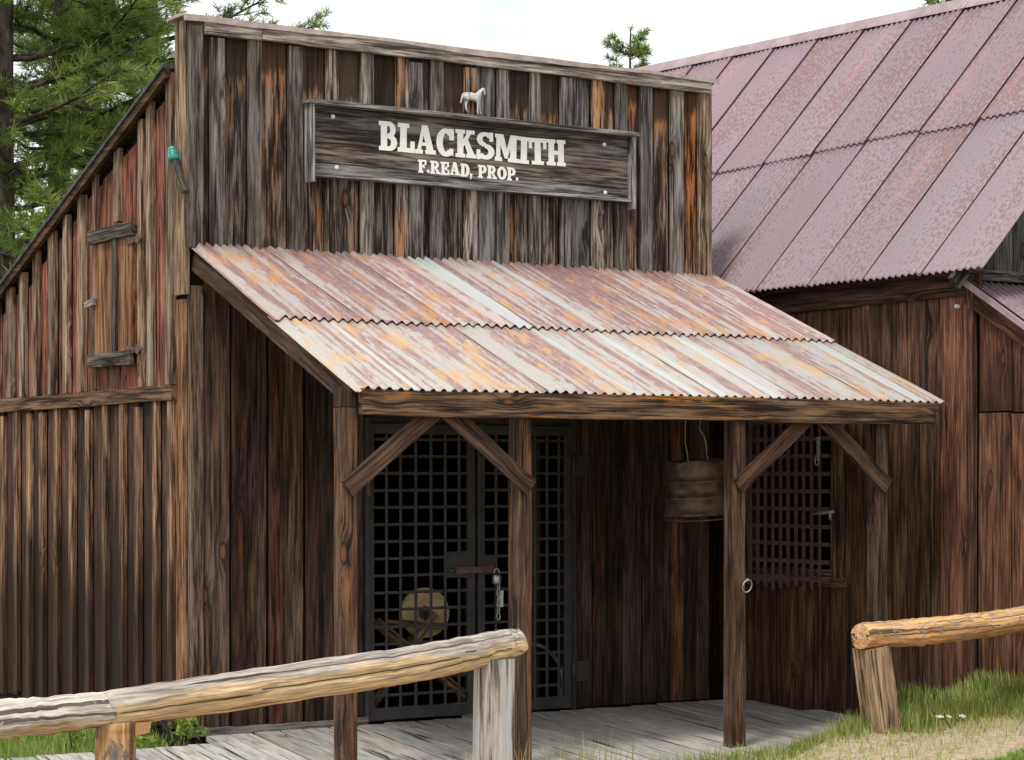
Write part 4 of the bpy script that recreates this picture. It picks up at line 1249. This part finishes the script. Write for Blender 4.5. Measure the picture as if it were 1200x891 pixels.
# ---------------------------------------------------------------- log fences
def log(name, parent, pts, radii, mat, n=30, crack=None):
    """tapered, slightly wandering log along pts (interpolated)"""
    pts = [Vector(p) for p in pts]
    P, Rr = [], []
    tot = 52
    for i in range(tot + 1):
        f = i / tot * (len(pts) - 1)
        k = min(int(f), len(pts) - 2); g = f - k
        g2 = g * g * (3 - 2 * g) * .4 + g * .6
        P.append(pts[k].lerp(pts[k + 1], g2) + Vector((0, random.uniform(-.002, .002), random.uniform(-.003, .003))))
        Rr.append((radii[k] * (1 - g) + radii[k + 1] * g) * random.uniform(.985, 1.015))
    o = tube(name, parent, P, Rr, mat, n, wob=.015)
    co = np.array([v.co[:] for v in o.data.vertices], dtype=float)
    cen0 = np.repeat(np.array([tuple(p - P[0]) for p in P]), n, axis=0)
    rel = co - cen0
    ang = np.arctan2(rel[:, 2], rel[:, 1])
    run = np.repeat(np.linspace(0, (pts[-1] - pts[0]).length, tot + 1), n)
    ph = random.uniform(0, 6)
    sc_ = 1 + .030 * np.sin(2 * ang + run * 2.1 + ph) + .022 * np.sin(3 * ang - run * 5.3 + ph) + .018 * np.sin(5 * ang + run * 9.7)
    for _ in range(4):                                  # knots stand a little proud
        ka, kr = random.uniform(2, 5), random.uniform(.1, run.max())
        sc_ += .07 * np.exp(-((np.angle(np.exp(1j * (ang - ka))) / .28) ** 2) - ((run - kr) / .05) ** 2)
    ck = np.zeros(len(co))
    for c0, c1, f0, f1 in (crack or ()):                # long drying cracks, spiralling slightly
        for i in range(int(f0 * tot), int(f1 * tot) + 1):
            f = i / tot
            ta = c0 + (c1 - c0) * f + .05 * math.sin(f * 40)
            row = np.arange(i * n, i * n + n)
            k = row[np.argmin(np.abs(np.angle(np.exp(1j * (ang[row] - ta)))))]
            sc_[k] -= .16 * min(1, 8 * min(f - f0, f1 - f) + .15)
            ck[k] = 1
    co = cen0 + rel * sc_[:, None]
    o.data.vertices.foreach_set('co', co.astype(np.float32).ravel())
    o.data.update()
    set_attr(o.data, 'ck', ck)
    cen = np.repeat(np.array([tuple(p - P[0]) for p in P]), n, axis=0)
    rr = np.repeat(np.array(Rr), n)
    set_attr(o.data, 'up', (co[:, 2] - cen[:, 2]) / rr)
    return o
FY = -4.76
lf = thing('log_fence', 'hitching fence of two peeled logs in front of the left gate', 'fence', (-1.5, FY, -.3), 'log fences')
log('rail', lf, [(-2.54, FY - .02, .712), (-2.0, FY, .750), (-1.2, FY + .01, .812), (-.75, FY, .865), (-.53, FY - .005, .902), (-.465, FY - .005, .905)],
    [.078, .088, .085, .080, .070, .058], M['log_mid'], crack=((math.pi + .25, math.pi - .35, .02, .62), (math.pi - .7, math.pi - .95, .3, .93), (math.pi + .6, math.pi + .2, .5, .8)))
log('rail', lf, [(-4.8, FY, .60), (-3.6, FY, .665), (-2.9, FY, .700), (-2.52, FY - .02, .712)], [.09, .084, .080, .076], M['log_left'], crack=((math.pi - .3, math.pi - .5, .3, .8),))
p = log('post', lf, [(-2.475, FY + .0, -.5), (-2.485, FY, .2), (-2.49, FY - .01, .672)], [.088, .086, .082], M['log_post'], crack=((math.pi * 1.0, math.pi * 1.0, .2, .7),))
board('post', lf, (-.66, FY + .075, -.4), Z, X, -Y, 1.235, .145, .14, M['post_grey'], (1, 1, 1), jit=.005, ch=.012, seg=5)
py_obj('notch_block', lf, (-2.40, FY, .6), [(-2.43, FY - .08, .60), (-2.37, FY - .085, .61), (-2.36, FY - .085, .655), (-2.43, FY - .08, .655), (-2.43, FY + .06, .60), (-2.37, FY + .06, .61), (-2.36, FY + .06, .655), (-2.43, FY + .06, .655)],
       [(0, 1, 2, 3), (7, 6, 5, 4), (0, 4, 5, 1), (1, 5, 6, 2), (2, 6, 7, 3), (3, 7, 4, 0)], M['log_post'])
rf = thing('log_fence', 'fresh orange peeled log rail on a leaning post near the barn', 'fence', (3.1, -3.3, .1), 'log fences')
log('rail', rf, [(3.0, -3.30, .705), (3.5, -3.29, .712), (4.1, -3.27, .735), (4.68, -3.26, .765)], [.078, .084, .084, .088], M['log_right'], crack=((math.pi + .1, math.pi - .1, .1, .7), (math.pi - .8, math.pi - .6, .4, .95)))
beam_pts('post', rf, (3.22, -3.28, -.1), (3.105, -3.28, .635), .17, .16, M['post_tan'], up=X, tint=(1, .95, .9), jit=.005, ch=.012, taper=-.05)

# ---------------------------------------------------------------- pines
def pine(name, label, loc, height, rad, z_lo, seed, L0=2.6, tuft_n=26, whorl=.42, dense=1.0, group='pine trees behind the shop', nl=.15, nw=.011):
    r = np.random.default_rng(seed)
    t = thing(name, label, 'tree', loc, group)
    loc = np.array(loc, float)
    ts = [tuple(loc + np.array([.08 * math.sin(z * .4 + seed), .08 * math.cos(z * .33 + seed), z])) for z in np.linspace(-.2, height, 14)]
    tube('trunk', t, ts, [max(.02, rad * (1 - .92 * i / 13) ** .9) for i in range(14)], M['bark'], 12)
    # limbs
    bv, bf = [], []
    tufts_p, tufts_d = [], []
    def limb(pts, r0):
        b = len(bv)
        m = len(pts)
        for i, p in enumerate(pts):
            d = pts[min(i + 1, m - 1)] - pts[max(i - 1, 0)]
            d /= np.linalg.norm(d) + 1e-9
            s = np.cross(d, [0, 0, 1.]); s /= np.linalg.norm(s) + 1e-9
            c = np.cross(d, s)
            rr = r0 * (1 - .8 * i / (m - 1))
            for j in range(4):
                an = j * math.pi / 2
                bv.append(p + s * math.cos(an) * rr + c * math.sin(an) * rr)
        for i in range(m - 1):
            for j in range(4):
                k = (j + 1) % 4
                bf.append((b + i * 4 + j, b + i * 4 + k, b + i * 4 + 4 + k, b + i * 4 + 4 + j))
    z = z_lo
    while z < height - .25:
        f = (z - z_lo) / (height - z_lo)
        L = L0 * (1 - f) ** .75 * (.75 + .25 * min(1, f * 6)) + .25
        for _ in range(r.integers(3, 6)):
            a = r.uniform(0, 2 * math.pi)
            l = L * r.uniform(.6, 1.12)
            h = np.array([math.cos(a), math.sin(a), 0])
            side = np.array([-h[1], h[0], 0])
            p0 = loc + np.array([.08 * math.sin(z * .4 + seed), .08 * math.cos(z * .33 + seed), z + r.uniform(-.15, .15)])
            rise = r.uniform(-.12, .28) + f * .35
            sw_ = r.uniform(-.25, .25)
            pts = []
            for q in np.linspace(0, 1, 7):
                pts.append(p0 + h * l * q + side * sw_ * l * q * q + np.array([0, 0, l * (rise * q - .30 * q * (1 - f * .6) + .26 * q * q)]) + r.normal(0, .02, 3))
            limb(pts, .014 + .012 * l)
            nt = int(l * 7 * dense) + 2
            for k in range(nt):
                q = .22 + .78 * (k + r.random()) / nt
                i = min(int(q * 6), 5)
                pp = pts[i] + (pts[i + 1] - pts[i]) * (q * 6 - i)
                sg = 1 if k % 2 else -1
                tl = l * .32 * (1.15 - q * .7) * r.uniform(.6, 1.2) + .1
                td = h * .65 + side * sg * r.uniform(.5, 1.1) + np.array([0, 0, r.uniform(-.1, .5)])
                td /= np.linalg.norm(td)
                tw = [pp + td * tl * s_ + np.array([0, 0, .12 * tl * s_ * s_]) for s_ in (0, .5, 1)]
                limb(tw, .009)
                for s_ in np.linspace(.35, 1.0, max(2, int(tl / .11))):
                    if r.random() < .12: continue
                    tufts_p.append(pp + td * tl * s_ + r.normal(0, .03, 3))
                    d_ = td + np.array([0, 0, r.uniform(0, .7)]) + r.normal(0, .25, 3)
                    tufts_d.append(d_ / np.linalg.norm(d_))
            tufts_p.append(pts[-1]); d_ = pts[-1] - pts[-2]; tufts_d.append(d_ / np.linalg.norm(d_) + np.array([0, 0, .3]))
        z += whorl * r.uniform(.7, 1.25)
    tufts_p.append(np.array(ts[-1])); tufts_d.append(np.array([0, 0, 1.]))
    me = fast_mesh('branches', np.array(bv) - loc, np.array(bf), M['bark'], True)
    place(bpy.data.objects.new('branches', me), t, loc)
    P = np.array(tufts_p); D = np.array(tufts_d)
    n = len(P)
    D /= np.linalg.norm(D, axis=1, keepdims=True)
    # needles: thin blades fanning out round each shoot
    k = tuft_n
    P_ = np.repeat(P, k, 0); D_ = np.repeat(D, k, 0)
    rd = r.normal(0, 1, P_.shape)
    rd -= (rd * D_).sum(1, keepdims=True) * D_
    rd /= np.linalg.norm(rd, axis=1, keepdims=True)
    sp = r.uniform(.35, 1.15, (len(P_), 1))
    nd = D_ * np.cos(sp) + rd * np.sin(sp)
    base = P_ + D_ * r.uniform(-.07, .05, (len(P_), 1))
    ln = nl * r.uniform(.7, 1.15, (len(P_), 1))
    sd = np.cross(nd, r.normal(0, 1, nd.shape)); sd /= np.linalg.norm(sd, axis=1, keepdims=True)
    tip = base + nd * ln + np.array([0, 0, -.012]) * r.random((len(P_), 1))
    V = np.stack([base - sd * nw / 2, base + sd * nw / 2, tip + sd * nw * .2, tip - sd * nw * .2], 1).reshape(-1, 3) - loc
    F = np.arange(len(V)).reshape(-1, 4)
    me = fast_mesh('needles', V, F, M['needle'])
    tone = np.repeat(np.clip(np.repeat(r.normal(.45, .22, n), k) + r.normal(0, .12, n * k), 0, 1), 4)
    set_attr(me, 'tone', tone)
    o = place(bpy.data.objects.new('needles', me), t, loc)
    return t

def cam_at(u, tdist):
    d = np.array([math.cos(R(57.1)), math.sin(R(57.1))]); rr = np.array([d[1], -d[0]])
    p = np.array([-6.107, -13.438]) + tdist * (d + (u - 600) / 2568 * rr)
    return float(p[0]), float(p[1])
pine('pine_tree', 'thick trunked pine at the left edge behind the shop', (*cam_at(8, 25.5), -.1), 13, .24, 2.6, 3, 2.7, dense=.85)
pine('pine_tree', 'pine with bare dark trunk just left of the shop roofline', (*cam_at(68, 27), -.1), 15, .20, 3.4, 11, 2.6, dense=.85)
pine('pine_tree', 'leafy pine reaching over the top left corner of the shop', (*cam_at(172, 31), 0), 14, .19, 3.2, 5, 3.2, dense=1.0)
pine('pine_tree', 'pine peeping over the middle of the false front', (*cam_at(738, 60), 0), 13.9, .2, 7.5, 21, 1.25, tuft_n=22, dense=1.0, whorl=.36, nl=.2, nw=.02)
pine('pine_tree', 'pine tip just showing above the barn ridge', (*cam_at(1099, 62), 0), 15.55, .2, 9, 23, 1.4, tuft_n=18, nl=.2, nw=.02)
pine('pine_tree', 'distant pine seen between the trunks at far left', (*cam_at(35, 46), 0), 8, .2, 2.0, 31, 2.6, tuft_n=16, nl=.2, nw=.022, whorl=.6)
pine('pine_tree', 'distant pine behind the slope of the shop roof', (*cam_at(140, 50), 0), 7, .2, 2.0, 37, 2.5, tuft_n=16, nl=.2, nw=.022, whorl=.6)

# bright broad-leaved bush low between the pines
def bush(name, label, cat, loc, rad, hgt_, n, seed, leaf=.06, base_z=0.0):
    r = np.random.default_rng(seed)
    t = thing(name, label, cat, loc)
    loc = np.array(loc, float)
    for i in range(5):
        a = r.uniform(0, 6.28)
        e = loc + np.array([math.cos(a) * rad * .5, math.sin(a) * rad * .5, hgt_ * .8])
        tube('stem', t, [tuple(loc), tuple((loc + e) / 2 + r.normal(0, rad * .08, 3)), tuple(e)], [rad * .03, rad * .02, rad * .006], M['bark'], 5)
    cl = r.normal(0, 1, (max(6, n // 60), 3)); cl /= np.linalg.norm(cl, axis=1, keepdims=True)
    cl *= r.uniform(.3, 1, (len(cl), 1)) ** .5
    cc = cl[r.integers(0, len(cl), n)] + r.normal(0, .16, (n, 3))
    P = loc + np.array([0, 0, base_z]) + cc * np.array([rad, rad, hgt_ * .5]) + np.array([0, 0, hgt_ * .5])
    P[:, 2] = np.maximum(P[:, 2], loc[2] + leaf * .5)
    a = r.normal(0, 1, (n, 3)); a /= np.linalg.norm(a, axis=1, keepdims=True)
    b = np.cross(a, r.normal(0, 1, (n, 3))); b /= np.linalg.norm(b, axis=1, keepdims=True)
    s = leaf * r.uniform(.6, 1.2, (n, 1))
    V = np.stack([P - a * s, P + b * s * .45, P + a * s, P - b * s * .45], 1).reshape(-1, 3) - loc
    me = fast_mesh('leaves', V, np.arange(4 * n).reshape(-1, 4), M['leaf'])
    set_attr(me, 'tone', np.repeat(np.clip(r.normal(.45, .25, n), 0, 1), 4))
    place(bpy.data.objects.new('leaves', me), t, loc)
bush('leafy_tree', 'bright yellow green leafy tree low between the pines', 'tree', (*cam_at(84, 44), 0), 1.6, 7.0, 9000, 4, .09)
bush('weed_plant', 'low leafy green weed at the left corner of the shop', 'weed', (-.22, -.22, -.1), .22, .26, 420, 9, .022)
bush('weed_plant', 'small green sprig behind the left log rail', 'weed', (-.75, .12, -.12), .10, .42, 120, 12, .022)

# ---------------------------------------------------------------- grass
def blades(name, label, pts, hmin, hmax, tone_mu, tone_sd, seed, wd=.006, lean=.45):
    r = np.random.default_rng(seed)
    n = len(pts)
    z = hgt(pts[:, 0], pts[:, 1])
    B = np.column_stack([pts, z - .01])
    h = r.uniform(hmin, hmax, n)[:, None]
    a = r.uniform(0, 2 * math.pi, n)
    ld_ = np.column_stack([np.cos(a), np.sin(a), np.zeros(n)]) * (h * lean * r.uniform(.2, 1.3, (n, 1)))
    sd = np.column_stack([np.cos(a + 1.3), np.sin(a + 1.3), np.zeros(n)]) * (wd * r.uniform(.6, 1.3, (n, 1)))
    up_ = np.array([0, 0, 1.])
    m1 = B + up_ * h * .55 + ld_ * .35
    t1 = B + up_ * h * .95 + ld_
    V = np.stack([B - sd / 2, B + sd / 2, m1 + sd * .4, m1 - sd * .4, t1], 1).reshape(-1, 3)
    i0 = np.arange(n)[:, None] * 5
    F = np.concatenate([i0 + np.array([[0, 1, 2]]), i0 + np.array([[0, 2, 3]]), i0 + np.array([[3, 2, 4]])], 0)
    me = fast_mesh(name, V, F, M['grass'])
    set_attr(me, 'tone', np.repeat(np.clip(r.normal(tone_mu, tone_sd, n), 0, 1), 5))
    o = place(bpy.data.objects.new(name, me), None, (0, 0, 0))
    tag(o, label, 'grass', kind='stuff')
def along(pl, n, sd, seed):
    r = np.random.default_rng(seed)
    pl = np.array(pl)
    seg = np.hypot(*(pl[1:] - pl[:-1]).T)
    i = r.choice(len(seg), n, p=seg / seg.sum())
    f = r.random(n)[:, None]
    p = pl[i] + (pl[i + 1] - pl[i]) * f
    cl = r.normal(0, sd, (n, 2))
    # clumping
    c = p[r.integers(0, n, max(4, n // 40))]
    q = c[r.integers(0, len(c), n)] + r.normal(0, .05, (n, 2)) + cl * .4
    return np.where(r.random((n, 1)) < .6, q, p + cl)
blades('edge_grass', 'mixed green and dry grass along the boardwalk edge', along([(.9, -3.0)] + EDGE[2:], 5200, .11, 1), .04, .17, .68, .28, 1)
blades('barn_grass', 'tall green grass along the foot of the barn wall', along([(4.56, -1.75), (4.56, -2.6), (4.5, -3.6)], 2600, .15, 2), .03, .14, .62, .28, 2, .007)
blades('fence_grass', 'tuft of green grass round the leaning fence post', along([(2.9, -3.25), (3.4, -3.2), (4.3, -3.15)], 2000, .12, 3), .06, .19, .62, .28, 3)
blades('creeping_grass', 'low strip of green grass through the dirt', along(STRIP, 6000, .055, 4), .015, .045, .35, .15, 4, .008, .9)
rp = np.random.default_rng(8)
lp = np.column_stack([rp.uniform(-2.4, -.02, 9000), rp.uniform(-.43, 2.6, 9000)])
lp = lp[rp.random(len(lp)) < .75]
blades('wall_grass', 'bright green grass beside the left wall of the shop', lp, .04, .15, .45, .2, 5, .008)
blades('stray_grass', 'thin seeding grass stems in front of the boardwalk', along([(-.3, -3.35), (.6, -3.25), (1.4, -3.2)], 260, .10, 6), .16, .42, .75, .2, 6, .005, .25)

rs_ = np.random.default_rng(77)
sp_ = np.column_stack([rs_.uniform(1.4, 4.7, 5200), rs_.uniform(-4.5, -2.95, 5200)])
sp_ = sp_[rs_.random(len(sp_)) < np.clip(1.25 - np.abs(sp_[:, 1] + 3.0) * .75, .10, 1)]
blades('straw_grass', 'short dry straw coloured grass scattered over the dirt', sp_, .02, .10, .86, .2, 78, .006, 1.0)

def flower(loc, seed, label):
    r = random.Random(seed)
    t = thing('white_wildflower', label, 'flower', loc, 'white wildflowers')
    loc = Vector(loc)
    for i in range(5):
        e = loc + Vector((r.uniform(-.10, .10), r.uniform(-.08, .08), r.uniform(.04, .09)))
        st_ = tube('stem', t, [loc + Vector((r.uniform(-.02, .02), 0, 0)), (loc + e) / 2 + Vector((r.uniform(-.02, .02), 0, .02)), e], .003, M['grass'], 4)
        ps_, pf = [], []
        for k in range(6):
            a = k * math.pi / 3
            b = len(ps_)
            c, s = math.cos(a), math.sin(a)
            tl = Vector((0, -.35, 1)).normalized()
            ux = X; uy = tl.cross(ux)
            for (p, q) in ((0, 0), (.014, .006), (.021, 0), (.014, -.006)):
                ps_.append(e + ux * (p * c - q * s) + uy * (p * s + q * c) + tl * (.003 * (k % 2) + p * .1))
            pf.append((b, b + 1, b + 2, b + 3))
        py_obj('petals', t, e, ps_, pf, M['petal'])
def gpt(x, y): return (x, y, float(hgt(np.array(x), np.array(y))))
flower(gpt(3.66, -3.42), 1, 'white wildflowers beside the leaning fence post')
flower(gpt(1.72, -3.06), 2, 'white wildflowers at the front edge of the boardwalk')
